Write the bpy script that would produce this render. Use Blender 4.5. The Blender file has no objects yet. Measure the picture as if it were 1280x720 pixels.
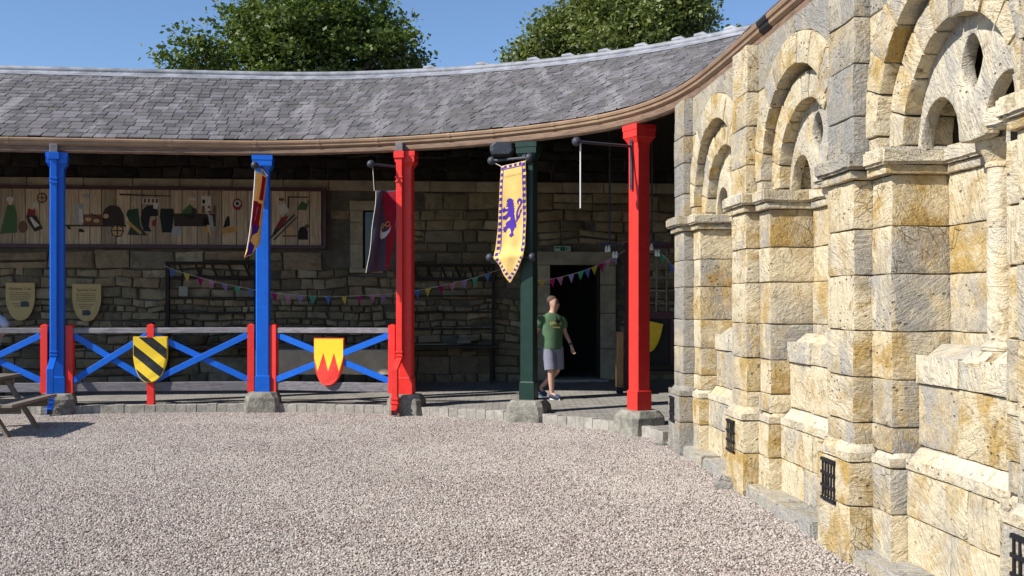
import bpy, bmesh, math, random
import numpy as np
from mathutils import Vector, Matrix, noise
random.seed(7)
R = math.radians
SC = bpy.context.scene
COL = SC.collection

# ------------------------------------------------------------------ camera, sky, sun, exposure
FPX, HZ, CH = 1300.0, 380.0, 1.8          # focal length in photo pixels, horizon row, eye height
cd = bpy.data.cameras.new('camera'); cam = bpy.data.objects.new('camera', cd); COL.objects.link(cam)
cam.location = (0, 0, CH); cam.rotation_euler = (R(90), 0, 0)
cd.sensor_width = 36.0; cd.lens = 36.0 * FPX / 1280.0
cd.shift_y = (HZ - 360.0) / 1280.0
cd.clip_end = 3000.0
SC.camera = cam
SUN = Vector((-1.22, -0.63, 1.10)).normalized()      # towards the sun
w = bpy.data.worlds.new('World'); SC.world = w; w.use_nodes = True
wn = w.node_tree.nodes; bg = wn['Background']
sky = wn.new('ShaderNodeTexSky'); sky.sky_type = 'NISHITA'; sky.sun_disc = False
sky.sun_elevation = math.asin(SUN.z); sky.sun_rotation = math.atan2(SUN.x, SUN.y)
sky.altitude = 1500.0; sky.air_density = 1.0; sky.dust_density = 0.0; sky.ozone_density = 4.5
w.node_tree.links.new(sky.outputs[0], bg.inputs[0]); bg.inputs[1].default_value = 0.12
sl = bpy.data.lights.new('sun', 'SUN'); sl.energy = 5.0; sl.angle = R(0.5); sl.color = (1.0, 0.955, 0.89)
so = bpy.data.objects.new('sun', sl); COL.objects.link(so)
so.rotation_euler = (-SUN).to_track_quat('-Z', 'Y').to_euler(); so.location = (-10, -10, 20)
SC.view_settings.view_transform = 'Standard'; SC.view_settings.look = 'None'
SC.view_settings.exposure = 0.42; SC.view_settings.gamma = 1.0

# ------------------------------------------------------------------ helpers
def at(px, py, Y):
    return Vector(((px - 640) * Y / FPX, Y, CH - (py - HZ) * Y / FPX))
def proj(p):
    return (640 + FPX * p[0] / p[1], HZ - FPX * (p[2] - CH) / p[1])
def tag(o, label=None, cat=None, group=None, kind=None):
    if label: o['label'] = label
    if cat: o['category'] = cat
    if group: o['group'] = group
    if kind: o['kind'] = kind
    return o
def empty(name, loc=(0, 0, 0), rz=0.0, parent=None):
    o = bpy.data.objects.new(name, None); COL.objects.link(o)
    o.location = loc; o.rotation_euler = (0, 0, rz); o.empty_display_size = 0.1
    if parent: o.parent = parent
    return o
def copy_tree(o, parent=None):
    c = o.copy(); COL.objects.link(c); c.parent = parent
    for ch in list(o.children): copy_tree(ch, c)
    return c
class MB:
    def __init__(s): s.v = []; s.f = []; s.m = []
    def add(s, vs, fs, mi=0):
        b = len(s.v); s.v += [tuple(v) for v in vs]
        for f in fs: s.f.append(tuple(b + i for i in f)); s.m.append(mi)
        return s
    def box(s, x0, x1, y0, y1, z0, z1, mi=0, M=None):
        vs = [Vector((x, y, z)) for z in (z0, z1) for y in (y0, y1) for x in (x0, x1)]
        if M is not None: vs = [M @ v for v in vs]
        return s.add(vs, [(0,2,3,1),(4,5,7,6),(0,1,5,4),(2,6,7,3),(0,4,6,2),(1,3,7,5)], mi)
    def bar(s, p0, p1, w_, h, mi=0, up=(0, 0, 1)):
        p0 = Vector(p0); p1 = Vector(p1); d = (p1 - p0).normalized()
        side = d.cross(Vector(up))
        if side.length < 1e-4: side = d.cross(Vector((0, 1, 0)))
        side.normalize(); u2 = side.cross(d)
        vs = []
        for p in (p0, p1):
            for a, b in ((-1,-1),(1,-1),(1,1),(-1,1)): vs.append(p + side * a * w_ / 2 + u2 * b * h / 2)
        return s.add(vs, [(0,1,2,3),(7,6,5,4),(0,4,5,1),(1,5,6,2),(2,6,7,3),(3,7,4,0)], mi)
    def tube(s, pts, rad, seg=8, mi=0, caps=True):
        pts = [Vector(p) for p in pts]; n = len(pts); rings = []
        rads = rad if isinstance(rad, (list, tuple)) else [rad] * n
        ref = None
        vs = []
        for i, p in enumerate(pts):
            d = (pts[min(i+1, n-1)] - pts[max(i-1, 0)]).normalized()
            if ref is None: ref = Vector((0, 0, 1)) if abs(d.z) < 0.9 else Vector((1, 0, 0))
            a = d.cross(ref).normalized(); b = d.cross(a).normalized(); ref = -b if False else b.cross(d) * 0 + ref
            for k in range(seg):
                t = 2 * math.pi * k / seg
                vs.append(p + (a * math.cos(t) + b * math.sin(t)) * rads[i])
        fs = []
        for i in range(n - 1):
            for k in range(seg):
                k2 = (k + 1) % seg
                fs.append((i*seg+k, i*seg+k2, (i+1)*seg+k2, (i+1)*seg+k))
        if caps: fs += [tuple(range(seg))[::-1], tuple((n-1)*seg + k for k in range(seg))]
        return s.add(vs, fs, mi)
    def loft(s, rings, mi=0, caps=True, closed=True):
        seg = len(rings[0]); vs = [p for r_ in rings for p in r_]; fs = []
        for i in range(len(rings) - 1):
            for k in range(seg if closed else seg - 1):
                k2 = (k + 1) % seg
                fs.append((i*seg+k, i*seg+k2, (i+1)*seg+k2, (i+1)*seg+k))
        if caps and closed: fs += [tuple(range(seg))[::-1], tuple((len(rings)-1)*seg + k for k in range(seg))]
        return s.add(vs, fs, mi)
    def ball(s, c, r_, mi=0, seg=12, rings=8, sc=(1, 1, 1)):
        c = Vector(c); vs = [c + Vector((0, 0, -r_ * sc[2]))]
        for i in range(1, rings):
            t = math.pi * i / rings - math.pi / 2
            for k in range(seg):
                a = 2 * math.pi * k / seg
                vs.append(c + Vector((r_*math.cos(t)*math.cos(a)*sc[0], r_*math.cos(t)*math.sin(a)*sc[1], r_*math.sin(t)*sc[2])))
        vs.append(c + Vector((0, 0, r_ * sc[2]))); fs = []
        for k in range(seg): fs.append((0, 1 + (k+1) % seg, 1 + k))
        for i in range(rings - 2):
            for k in range(seg):
                k2 = (k + 1) % seg
                fs.append((1+i*seg+k, 1+i*seg+k2, 1+(i+1)*seg+k2, 1+(i+1)*seg+k))
        L = len(vs) - 1
        for k in range(seg): fs.append((L, 1+(rings-2)*seg+k, 1+(rings-2)*seg+(k+1) % seg))
        return s.add(vs, fs, mi)
    def prism(s, poly, f0, f1, mi=0):
        """closed 2D polygon -> solid between maps f0 (back) and f1 (front)"""
        n = len(poly)
        vs = [f0(*p) for p in poly] + [f1(*p) for p in poly]
        fs = [tuple(range(n))[::-1], tuple(range(n, 2*n))] + [(i, (i+1) % n, n+(i+1) % n, n+i) for i in range(n)]
        return s.add(vs, fs, mi)
    def build(s, name, mats, parent=None, smooth=None, world=True, bevel=0.0, recalc=True):
        me = bpy.data.meshes.new(name)
        off = Vector((0, 0, 0))
        if parent is not None and world:
            p = parent
            while p is not None: off += p.location; p = p.parent
        me.from_pydata([(v[0]-off.x, v[1]-off.y, v[2]-off.z) for v in s.v], [], s.f)
        if not isinstance(mats, (list, tuple)): mats = [mats]
        for m_ in mats: me.materials.append(m_)
        if any(s.m): me.polygons.foreach_set('material_index', s.m)
        if bevel or recalc:
            bm = bmesh.new(); bm.from_mesh(me)
            bmesh.ops.recalc_face_normals(bm, faces=bm.faces)
            if bevel: bmesh.ops.bevel(bm, geom=[e for e in bm.edges if len(e.link_faces) == 2 and e.calc_face_angle(0) > 0.5], offset=bevel, segments=1, affect='EDGES', profile=0.5)
            bm.to_mesh(me); bm.free()
        if smooth:
            me.polygons.foreach_set('use_smooth', [True] * len(me.polygons))
            me.set_sharp_from_angle(angle=R(smooth))
        me.update()
        o = bpy.data.objects.new(name, me); COL.objects.link(o)
        if parent is not None: o.parent = parent
        return o

# ------------------------------------------------------------------ materials
class NT:
    def __init__(s, name):
        s.m = bpy.data.materials.new(name); s.m.use_nodes = True
        s.t = s.m.node_tree; s.b = s.t.nodes['Principled BSDF']; s.b.inputs['Specular IOR Level'].default_value = 0.3
    def n(s, t, **k):
        x = s.t.nodes.new('ShaderNode' + t)
        for a, b in k.items(): setattr(x, a, b)
        return x
    def l(s, a, b): s.t.links.new(a, b)
    def val(s, v, sock):
        if hasattr(v, 'is_output'): s.l(v, sock)
        else: sock.default_value = v
    def math(s, op, a, b=0.0, c=None):
        x = s.n('Math', operation=op); s.val(a, x.inputs[0]); s.val(b, x.inputs[1])
        if c is not None: s.val(c, x.inputs[2])
        return x.outputs[0]
    def mix(s, f, a, b, blend='MIX'):
        x = s.n('Mix', data_type='RGBA', blend_type=blend); s.val(f, x.inputs[0])
        for v, i in ((a, 6), (b, 7)):
            if isinstance(v, tuple): x.inputs[i].default_value = (*v[:3], 1)
            else: s.l(v, x.inputs[i])
        return x.outputs[2]
    def pos(s): return s.n('NewGeometry').outputs['Position']
    def obj(s): return s.n('TexCoord').outputs['Object']
    def vmul(s, v, k):
        x = s.n('Mapping'); s.l(v, x.inputs[0]); x.inputs['Scale'].default_value = k if isinstance(k, tuple) else (k, k, k); return x.outputs[0]
    def noise(s, v, scale, detail=4, rough=.55, dist=0.0):
        x = s.n('TexNoise'); s.l(v, x.inputs['Vector']); x.inputs['Scale'].default_value = scale
        x.inputs['Detail'].default_value = detail; x.inputs['Roughness'].default_value = rough; x.inputs['Distortion'].default_value = dist
        return x.outputs['Fac']
    def voro(s, v, scale, feat='F1'):
        x = s.n('TexVoronoi', feature=feat); s.l(v, x.inputs['Vector']); x.inputs['Scale'].default_value = scale; return x
    def ramp(s, f, a, b, c0=0.0, c1=1.0):
        x = s.n('MapRange', interpolation_type='SMOOTHSTEP'); s.l(f, x.inputs[0])
        x.inputs[1].default_value = a; x.inputs[2].default_value = b; x.inputs[3].default_value = c0; x.inputs[4].default_value = c1
        return x.outputs[0]
    def rnd(s):
        a = s.n('ObjectInfo').outputs['Random']; b = s.n('NewGeometry').outputs['Random Per Island']
        return s.math('FRACT', s.math('ADD', a, b))
    def bump(s, h, dist=0.02, st=1.0, prev=None):
        x = s.n('Bump'); x.inputs['Distance'].default_value = dist; x.inputs['Strength'].default_value = st
        s.l(h, x.inputs['Height'])
        if prev is not None: s.l(prev, x.inputs['Normal'])
        return x.outputs[0]
    def done(s, col, rough=.8, nrm=None, metal=0.0, spec=None):
        if isinstance(col, tuple): s.b.inputs['Base Color'].default_value = (*col[:3], 1)
        else: s.l(col, s.b.inputs['Base Color'])
        s.val(rough, s.b.inputs['Roughness']); s.b.inputs['Metallic'].default_value = metal
        if spec is not None: s.b.inputs['Specular IOR Level'].default_value = spec
        if nrm is not None: s.l(nrm, s.b.inputs['Normal'])
        return s.m
def sc(c, k): return tuple(min(1, x * k) for x in c)
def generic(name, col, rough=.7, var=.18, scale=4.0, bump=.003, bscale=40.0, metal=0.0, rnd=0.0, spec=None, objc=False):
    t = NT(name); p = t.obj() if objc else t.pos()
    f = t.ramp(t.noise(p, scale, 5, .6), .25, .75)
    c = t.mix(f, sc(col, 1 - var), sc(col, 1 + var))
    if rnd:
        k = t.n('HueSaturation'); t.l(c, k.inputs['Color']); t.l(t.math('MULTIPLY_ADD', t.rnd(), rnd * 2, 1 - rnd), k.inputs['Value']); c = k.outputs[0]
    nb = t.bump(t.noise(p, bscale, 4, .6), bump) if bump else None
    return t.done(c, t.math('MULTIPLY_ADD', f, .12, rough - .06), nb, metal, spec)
def paint(name, col, rough=.38):
    t = NT(name); p = t.pos()
    f = t.noise(p, 9, 6, .65); g = t.ramp(t.noise(t.vmul(p, (14, 14, 1.6)), 2.0, 5, .7), .55, .75)
    c = t.mix(t.ramp(f, .3, .8), sc(col, .9), sc(col, 1.08)); c = t.mix(t.math('MULTIPLY', g, .14), c, tuple(.5*x+.06 for x in col))
    chip = t.ramp(t.noise(p, 60, 3, .6), .73, .76); c = t.mix(t.math('MULTIPLY', chip, .5), c, (.55, .5, .45))
    return t.done(c, t.math('MULTIPLY_ADD', f, .3, rough - .1), t.bump(t.noise(t.vmul(p, (30, 30, 4)), 4, 4), .0015, .7), spec=.4)
def wood(name, col, grain=(30, 30, 2.2), rough=.75, rnd=.2, bump=.003):
    t = NT(name); p = t.pos()
    g = t.noise(t.vmul(p, grain), 1.0, 6, .65, .8)
    c = t.mix(t.ramp(g, .3, .72), sc(col, .6), sc(col, 1.25))
    k = t.n('HueSaturation'); t.l(c, k.inputs['Color']); t.l(t.math('MULTIPLY_ADD', t.rnd(), rnd * 2, 1 - rnd), k.inputs['Value'])
    return t.done(k.outputs[0], rough, t.bump(g, bump))
def wallstone(name, cream, ochre, grey, greyness, crack=.5):
    t = NT(name); p = t.pos(); r = t.rnd()
    off = t.n('Combine' + 'XYZ'); t.l(t.math('MULTIPLY', r, 37.0), off.inputs[0]); t.l(t.math('MULTIPLY', r, 11.0), off.inputs[1])
    va = t.n('VectorMath', operation='ADD'); t.l(p, va.inputs[0]); t.l(off.outputs[0], va.inputs[1]); q = va.outputs[0]
    n1 = t.noise(q, 3.2, 4, .62, .6); n2 = t.noise(q, 8.5, 4, .68, 1.0); n3 = t.noise(p, 1.7, 4, .6, .3)
    oc = t.math('ADD', t.math('MULTIPLY', t.ramp(n1, .42, .66), .9), t.math('MULTIPLY_ADD', r, .8, -.42))
    c = t.mix(t.math('MINIMUM', t.math('MAXIMUM', oc, 0), 1), cream, ochre)
    c = t.mix(t.ramp(n2, .54, .70, 0, .7), c, sc(ochre, .45))
    flag = t.math('GREATER_THAN', t.math('FRACT', t.math('MULTIPLY', r, 7.3)), .80 - .5*greyness)
    gr = t.math('ADD', t.ramp(n3, .52 - .22*greyness, .74 - .2*greyness, 0, .55 + .2*greyness), t.math('MULTIPLY', flag, t.ramp(t.noise(t.vmul(q, (1, 1, .45)), 6.0, 4, .7, .8), .36, .60, 0, .7)))
    c = t.mix(t.math('MINIMUM', gr, .92), c, grey)
    # streaks of pale wash and black pitting
    st = t.noise(t.vmul(p, (9, 9, 1.1)), 1.6, 5, .6); c = t.mix(t.ramp(st, .58, .74, 0, .35 + .25*greyness), c, sc(grey, 1.35))
    pit = t.voro(t.vmul(q, (1, 1, 1.7)), 15.0).outputs['Distance']; pm = t.math('MULTIPLY', t.ramp(pit, .13, .27, 1, 0), t.ramp(t.noise(q, 3.4, 4), .53, .62))
    c = t.mix(t.math('MULTIPLY', pm, .8), c, (.10, .085, .06))
    # chisel marks: tilted per stone
    rot = t.n('VectorRotate', rotation_type='EULER_XYZ'); t.l(q, rot.inputs['Vector'])
    cx = t.n('CombineXYZ'); t.l(t.math('MULTIPLY', r, 5.0), cx.inputs[0]); t.l(t.math('MULTIPLY', r, 3.0), cx.inputs[1]); t.l(t.math('MULTIPLY', r, 2.0), cx.inputs[2]); t.l(cx.outputs[0], rot.inputs['Rotation'])
    ch = t.noise(t.vmul(rot.outputs[0], (5.0, 22, 5.0)), 1.0, 4, .68, 1.6)
    c = t.mix(t.ramp(ch, .62, .74, 0, .72), c, (.17, .13, .07))
    fine = t.noise(q, 42, 3, .7, .4); c = t.mix(t.ramp(fine, .56, .72, 0, .42), c, (.20, .155, .085)); c = t.mix(t.ramp(fine, .44, .30, 0, .35), c, (.74, .66, .50))
    crk = t.voro(t.vmul(rot.outputs[0], (1.0, 2.6, 1.0)), 5.5, 'DISTANCE_TO_EDGE').outputs['Distance']; cm = t.math('MULTIPLY', t.ramp(crk, .0, .035, 1, 0), t.ramp(t.noise(q, 2.6, 4), .57, .66)); c = t.mix(t.math('MULTIPLY', cm, crack), c, (.13, .105, .07))
    h = t.math('ADD', t.math('MULTIPLY', ch, .9), t.math('ADD', t.math('MULTIPLY', n2, .9), t.math('MULTIPLY', fine, .35))); h = t.math('SUBTRACT', h, t.math('MULTIPLY', cm, .5))
    h = t.math('SUBTRACT', h, t.math('MULTIPLY', pm, .6))
    return t.done(c, .9, t.bump(h, .027, .9), spec=.12)
def gravelmat(name, ground=False):
    t = NT(name); p = t.pos()
    if ground:
        v = t.voro(p, 62.0); r = t.n('SeparateColor'); t.l(v.outputs['Color'], r.inputs[0]); r = r.outputs[0]
    else: r = t.n('ObjectInfo').outputs['Random']
    cr = t.n('ValToRGB'); t.l(r, cr.inputs[0]); e = cr.color_ramp; e.interpolation = 'CONSTANT'
    pal = [(0, (.40,.34,.31)), (.16, (.50,.44,.40)), (.30, (.30,.255,.235)), (.42, (.58,.53,.49)), (.54, (.37,.30,.27)), (.64, (.47,.42,.385)), (.76, (.22,.19,.175)), (.84, (.66,.62,.58)), (.92, (.44,.345,.29))]
    e.elements[0].color = (*pal[0][1], 1); e.elements[1].position = pal[1][0]; e.elements[1].color = (*pal[1][1], 1)
    for a, c in pal[2:]: x = e.elements.new(a); x.color = (*c, 1)
    c = t.mix(t.ramp(t.noise(p, .55, 4, .6), .35, .7, 0, .35), cr.outputs[0], (.62, .57, .51))
    c = t.mix(t.ramp(t.noise(p, .9, 5, .6, 1.0), .5, .75, 0, .3), c, (.30, .25, .225)); c = t.mix(1.0, c, (.52,.495,.46) if ground else (.88,.865,.835), 'MULTIPLY')
    nb = t.bump(v.outputs['Distance'], .012, 1.0) if ground else t.bump(t.noise(p, 160, 3), .001)
    return t.done(c, .9, nb, spec=.15)
def slatemat(name):
    t = NT(name); p = t.pos(); r = t.rnd()
    cr = t.n('ValToRGB'); t.l(r, cr.inputs[0]); e = cr.color_ramp
    e.elements[0].color = (.095, .09, .09, 1); e.elements[1].color = (.21, .195, .20, 1)
    for a, c in ((.3, (.135,.125,.125)), (.5, (.165,.15,.15)), (.62, (.115,.108,.095)), (.8, (.175,.158,.17)), (.95, (.185,.17,.175))): x = e.elements.new(a); x.color = (*c, 1)
    c = cr.outputs[0]
    # pale lead wash running down from the ridge, dark lichen patches
    sd = t.noise(t.vmul(p, (1.6, .28, .28)), 1.7, 6, .66, .3); c = t.mix(t.ramp(sd, .49, .69, 0, .55), c, (.35, .335, .335)); c = t.mix(1.0, c, (.93, .92, .90), 'MULTIPLY')
    c = t.mix(t.ramp(t.noise(p, 2.3, 5, .6), .55, .72, 0, .6), c, (.055, .053, .05))
    c = t.mix(t.ramp(t.noise(p, 24, 4, .6), .62, .72, 0, .4), c, (.30, .28, .22))
    f = t.noise(t.vmul(p, (1, .5, 1)), 30, 4)
    return t.done(c, .62, t.bump(f, .003), spec=.35)
def rubblemat(name):
    t = NT(name); p = t.pos(); r = t.rnd()
    cr = t.n('ValToRGB'); t.l(r, cr.inputs[0]); e = cr.color_ramp
    e.elements[0].color = (.30, .24, .16, 1); e.elements[1].color = (.34, .29, .21, 1)
    for a, c in ((.15, (.20,.175,.125)), (.3, (.36,.30,.20)), (.42, (.13,.115,.085)), (.55, (.27,.20,.135)), (.68, (.42,.36,.26)), (.8, (.17,.15,.12)), (.9, (.30,.225,.15))): x = e.elements.new(a); x.color = (*c, 1)
    c = t.mix(t.ramp(t.noise(p, 5, 6, .65, .6), .4, .7, 0, .6), cr.outputs[0], (.10, .085, .06))
    c = t.mix(t.ramp(t.noise(p, 11, 5, .6), .6, .72, 0, .45), c, (.45, .42, .34))
    h = t.math('ADD', t.noise(p, 14, 6, .65), t.math('MULTIPLY', t.noise(p, 60, 3), .3))
    return t.done(t.mix(1.0, c, (1.0,.96,.86), 'MULTIPLY'), .92, t.bump(h, .03, .8), spec=.1)
def pavemat(name):
    t = NT(name); p = t.pos()
    b = t.n('TexBrick'); t.l(p, b.inputs['Vector']); b.inputs['Scale'].default_value = 1.0
    b.inputs['Brick Width'].default_value = .21; b.inputs['Row Height'].default_value = .11; b.inputs['Mortar Size'].default_value = .007
    b.inputs['Color1'].default_value = (.32,.30,.265,1); b.inputs['Color2'].default_value = (.22,.205,.185,1); b.inputs['Mortar'].default_value = (.12,.11,.095,1); b.inputs['Bias'].default_value = -.1
    c = t.mix(t.ramp(t.noise(p, 3, 5, .6), .4, .7, 0, .55), b.outputs['Color'], (.40,.375,.33))
    h = t.math('ADD', t.math('MULTIPLY', b.outputs['Fac'], -1.0), t.math('MULTIPLY', t.noise(p, 35, 4), .8))
    return t.done(c, .85, t.bump(h, .008), spec=.2)
def leafmat(name, a, b):
    t = NT(name); r = t.n('NewGeometry').outputs['Random Per Island']
    c = t.mix(r, a, b); t.l(c, t.b.inputs['Base Color']); t.b.inputs['Roughness'].default_value = .5; t.b.inputs['Specular IOR Level'].default_value = .35
    tr = t.n('BsdfTranslucent'); t.l(t.mix(1.0, c, (1.2, 1.3, .5), 'MULTIPLY'), tr.inputs[0])
    mx = t.n('MixShader'); mx.inputs[0].default_value = .28; out = t.t.nodes['Material Output']
    t.l(t.b.outputs[0], mx.inputs[1]); t.l(tr.outputs[0], mx.inputs[2]); t.l(mx.outputs[0], out.inputs[0]); return t.m
CREAM, OCHRE, GREY = (.635,.54,.365), (.44,.295,.10), (.33,.315,.285)
M = dict(
    gravel=gravelmat('gravel_ground_mat', True), pebble=gravelmat('pebble_mat'), slate=slatemat('slate_mat'), rubble=rubblemat('rubble_mat'),
    stone=wallstone('sandstone_mat', CREAM, OCHRE, GREY, .18), stoneg=wallstone('grey_sandstone_mat', (.47,.41,.30), (.38,.29,.15), (.27,.26,.24), .85),
    stonep=wallstone('pale_sandstone_mat', (.68,.60,.44), (.56,.44,.25), (.42,.39,.335), .25, 0.0),
    shadestone=generic('painted_shade_stone_mat', (.030,.026,.021), .95, .45, 5, .02, 16, rnd=.4),  # upper rubble near-black: shade under the roof put into the stone colour
    kerbst=wallstone('kerb_sandstone_mat', (.47,.43,.35), (.40,.34,.23), (.33,.32,.295), .6, .2),
    mortar=generic('mortar_mat', (.085,.07,.05), .95, .3, 6, .01, 30), rubblemortar=generic('rubble_mortar_mat', (.11,.095,.07), .95, .4, 3, .03, 14),
    pave=pavemat('pavement_mat'), kerb=generic('kerb_mat', (.33,.305,.26), .9, .25, 12, .006, 40, rnd=.12), pedestal=generic('pedestal_mat', (.24,.225,.185), .9, .45, 7, .016, 22),
    blue=paint('blue_paint', (.003,.125,.62)), red=paint('red_paint', (.80,.036,.026)), green=paint('green_paint', (.007,.030,.019)),
    yellow=paint('yellow_paint', (.78,.52,.02)), rail=wood('rail_mat', (.215,.20,.21), (2,40,40)), iron=generic('iron_mat', (.045,.05,.062), .45, .25, 12, .004, 60),
    black=generic('black_iron_mat', (.012,.012,.016), .5, .3, 20, .003, 50), gutter=generic('gutter_mat', (.30,.195,.12), .42, .18, 3, .002, 30), guttj=generic('gutter_joint_mat', (.02,.02,.025), .6),
    fascia=wood('fascia_mat', (.25,.16,.105), (4,4,40)), lead=generic('lead_mat', (.25,.255,.275), .55, .35, 4, .004, 20), deck=wood('roof_board_mat', (.030,.023,.018)), beam=wood('beam_mat', (.055,.040,.028)),
    darkwood=wood('dark_timber_mat', (.032,.022,.016)), oldwood=wood('weathered_wood_mat', (.21,.175,.14), (3,40,40)), oak=wood('oak_mat', (.30,.17,.075)), darkred=paint('dark_red_paint', (.055,.008,.016)),
    plank=wood('mural_plank_mat', (.44,.33,.215), (40,40,2), rnd=.34), gold=generic('gold_board_mat', (.50,.36,.15), .6, .08), ink=generic('ink_mat', (.06,.045,.03)),
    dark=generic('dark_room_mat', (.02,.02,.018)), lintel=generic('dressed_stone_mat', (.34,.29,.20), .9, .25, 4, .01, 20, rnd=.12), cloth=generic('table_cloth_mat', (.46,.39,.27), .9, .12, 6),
    rope=generic('rope_mat', (.55,.5,.4)), white=generic('white_mat', (.75,.75,.72), .5, .06), bark=wood('bark_mat', (.12,.095,.07), (9,9,2)),
    leafa=leafmat('maple_leaf_mat', (.05,.088,.02), (.16,.20,.05)), leafb=leafmat('lime_leaf_mat', (.085,.125,.03), (.24,.26,.09)),
    wicker=wood('wicker_mat', (.12,.085,.05), (30,30,60)), glass=generic('dark_glass_mat', (.01,.011,.012), .12, .05, bump=0, spec=.5), exitg=generic('exit_green_mat', (.01,.11,.05)), exitw=generic('exit_frame_mat', (.42,.46,.40)))

# ------------------------------------------------------------------ eave path (outer lip of the gutter, plan view)
CP = [(-19.5,15.55),(-15.0,16.05),(-11.0,16.5),(-8.28,16.8),(-6.3,17.02),(-4.7,17.19),(-3.9,17.2),(-3.1,17.1),(-2.08,16.87),(-1.02,16.47),(0,15.92),(.90,15.22),(1.52,14.45),(1.92,13.55),(2.14,12.55),(2.25,11.4),(2.33,10.2),(2.42,8.9),(2.56,6.9),(2.71,4.6),(2.85,2.5)]
def catmull(cp, k=10):
    out = []
    for i in range(len(cp) - 1):
        p0 = np.array(cp[max(i-1, 0)]); p1 = np.array(cp[i]); p2 = np.array(cp[i+1]); p3 = np.array(cp[min(i+2, len(cp)-1)])
        for j in range(k):
            t = j / k
            out.append(.5*((2*p1) + (-p0+p2)*t + (2*p0-5*p1+4*p2-p3)*t*t + (-p0+3*p1-3*p2+p3)*t**3))
    out.append(np.array(cp[-1])); return np.array(out)
PP = catmull(CP)
for _ in range(12):                                    # relax kinks
    PP[1:-1] = .5*PP[1:-1] + .25*(PP[:-2] + PP[2:])
_d = np.gradient(PP, axis=0); _d /= np.linalg.norm(_d, axis=1)[:, None]
NN = np.stack([-_d[:, 1], _d[:, 0]], 1)                # away from the courtyard
SS = np.concatenate([[0], np.cumsum(np.linalg.norm(np.diff(PP, axis=0), axis=1))])
def pth(s, d=0.0):
    x = np.interp(s, SS, PP[:, 0]); y = np.interp(s, SS, PP[:, 1]); nx = np.interp(s, SS, NN[:, 0]); ny = np.interp(s, SS, NN[:, 1])
    l = math.hypot(nx, ny); nx /= l; ny /= l
    return Vector((x + d*nx, y + d*ny, 0)), Vector((nx, ny, 0))
_ss = np.arange(3, SS[-1] - 2, .005)
def s_at_px(px, d):
    x = np.interp(_ss, SS, PP[:, 0] + d*NN[:, 0]); y = np.interp(_ss, SS, PP[:, 1] + d*NN[:, 1])
    return float(_ss[np.argmin(np.abs(640 + FPX*x/y - px))])
ZG, ZR, DR = 4.50, 6.37, 3.75
def sweep(profile, s0, s1, step=.25, closed=True):
    mb = MB(); n = max(2, int((s1 - s0) / step)); rings = []
    for i in range(n + 1):
        s = s0 + (s1 - s0) * i / n; r_ = []
        for d, z in profile:
            p, _ = pth(s, d); r_.append(Vector((p.x, p.y, z)))
        rings.append(r_)
    mb.loft(rings, closed=closed, caps=closed); return mb
def WY(x): return 21.73 + .087*x                       # back wall line

# ------------------------------------------------------------------ ground
mb = MB(); mb.add([(-300,-200,0),(300,-200,0),(300,500,0),(-300,500,0)], [(0,1,2,3)])
tag(mb.build('gravel_ground', M['gravel'], recalc=False), kind='structure')
mb = MB(); nx, ny = 24, 24
vs = []; fs = []
for j in range(ny + 1):
    Y = 5.2 + (17.5 - 5.2) * j / ny
    for i in range(nx + 1):
        x0 = -.52*Y - .4; x1 = min(.40*Y + .2, 2.9 if Y < 12.5 else 2.3); vs.append((x0 + (x1 - x0)*i/nx, Y, .004))
for j in range(ny):
    for i in range(nx): a = j*(nx+1)+i; fs.append((a, a+1, a+nx+2, a+nx+1))
mb.add(vs, fs); gv = mb.build('gravel', M['pebble'], recalc=False); tag(gv, 'pinkish grey loose gravel covering the courtyard ground', 'gravel', kind='stuff')
g = bpy.data.node_groups.new('pebble_scatter', 'GeometryNodeTree')
g.interface.new_socket('Geometry', in_out='INPUT', socket_type='NodeSocketGeometry'); g.interface.new_socket('Geometry', in_out='OUTPUT', socket_type='NodeSocketGeometry')
N = g.nodes; gi = N.new('NodeGroupInput'); go = N.new('NodeGroupOutput')
dp = N.new('GeometryNodeDistributePointsOnFaces'); dp.inputs['Density'].default_value = 2800; dp.inputs['Seed'].default_value = 3
ic = N.new('GeometryNodeMeshIcoSphere'); ic.inputs['Radius'].default_value = 1.0; ic.inputs['Subdivisions'].default_value = 1
spn = N.new('GeometryNodeSetPosition'); nz = N.new('ShaderNodeTexNoise'); nz.inputs['Scale'].default_value = 1.7
vm = N.new('ShaderNodeVectorMath'); vm.operation = 'SUBTRACT'; vm.inputs[1].default_value = (.5, .5, .5)
vm2 = N.new('ShaderNodeVectorMath'); vm2.operation = 'SCALE'; vm2.inputs['Scale'].default_value = 1.5
ip = N.new('GeometryNodeInstanceOnPoints')
rr = N.new('FunctionNodeRandomValue'); rr.data_type = 'FLOAT_VECTOR'; rr.inputs[0].default_value = (-.5, -.5, 0); rr.inputs[1].default_value = (.5, .5, 6.28)
rs = N.new('FunctionNodeRandomValue'); rs.data_type = 'FLOAT_VECTOR'; rs.inputs[0].default_value = (.0045, .0045, .004); rs.inputs[1].default_value = (.0132, .0108, .0088); rs.inputs['Seed'].default_value = 5
sm = N.new('GeometryNodeSetMaterial'); sm.inputs['Material'].default_value = M['pebble']
L = g.links.new
L(gi.outputs[0], dp.inputs['Mesh']); L(ic.outputs['Mesh'], spn.inputs['Geometry']); L(nz.outputs['Color'], vm.inputs[0]); L(vm.outputs[0], vm2.inputs[0]); L(vm2.outputs[0], spn.inputs['Offset'])
L(dp.outputs['Points'], ip.inputs['Points']); L(spn.outputs[0], ip.inputs['Instance']); L(rr.outputs[0], ip.inputs['Rotation']); L(rs.outputs[0], ip.inputs['Scale'])
L(ip.outputs[0], sm.inputs['Geometry']); L(sm.outputs[0], go.inputs[0])
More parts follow.
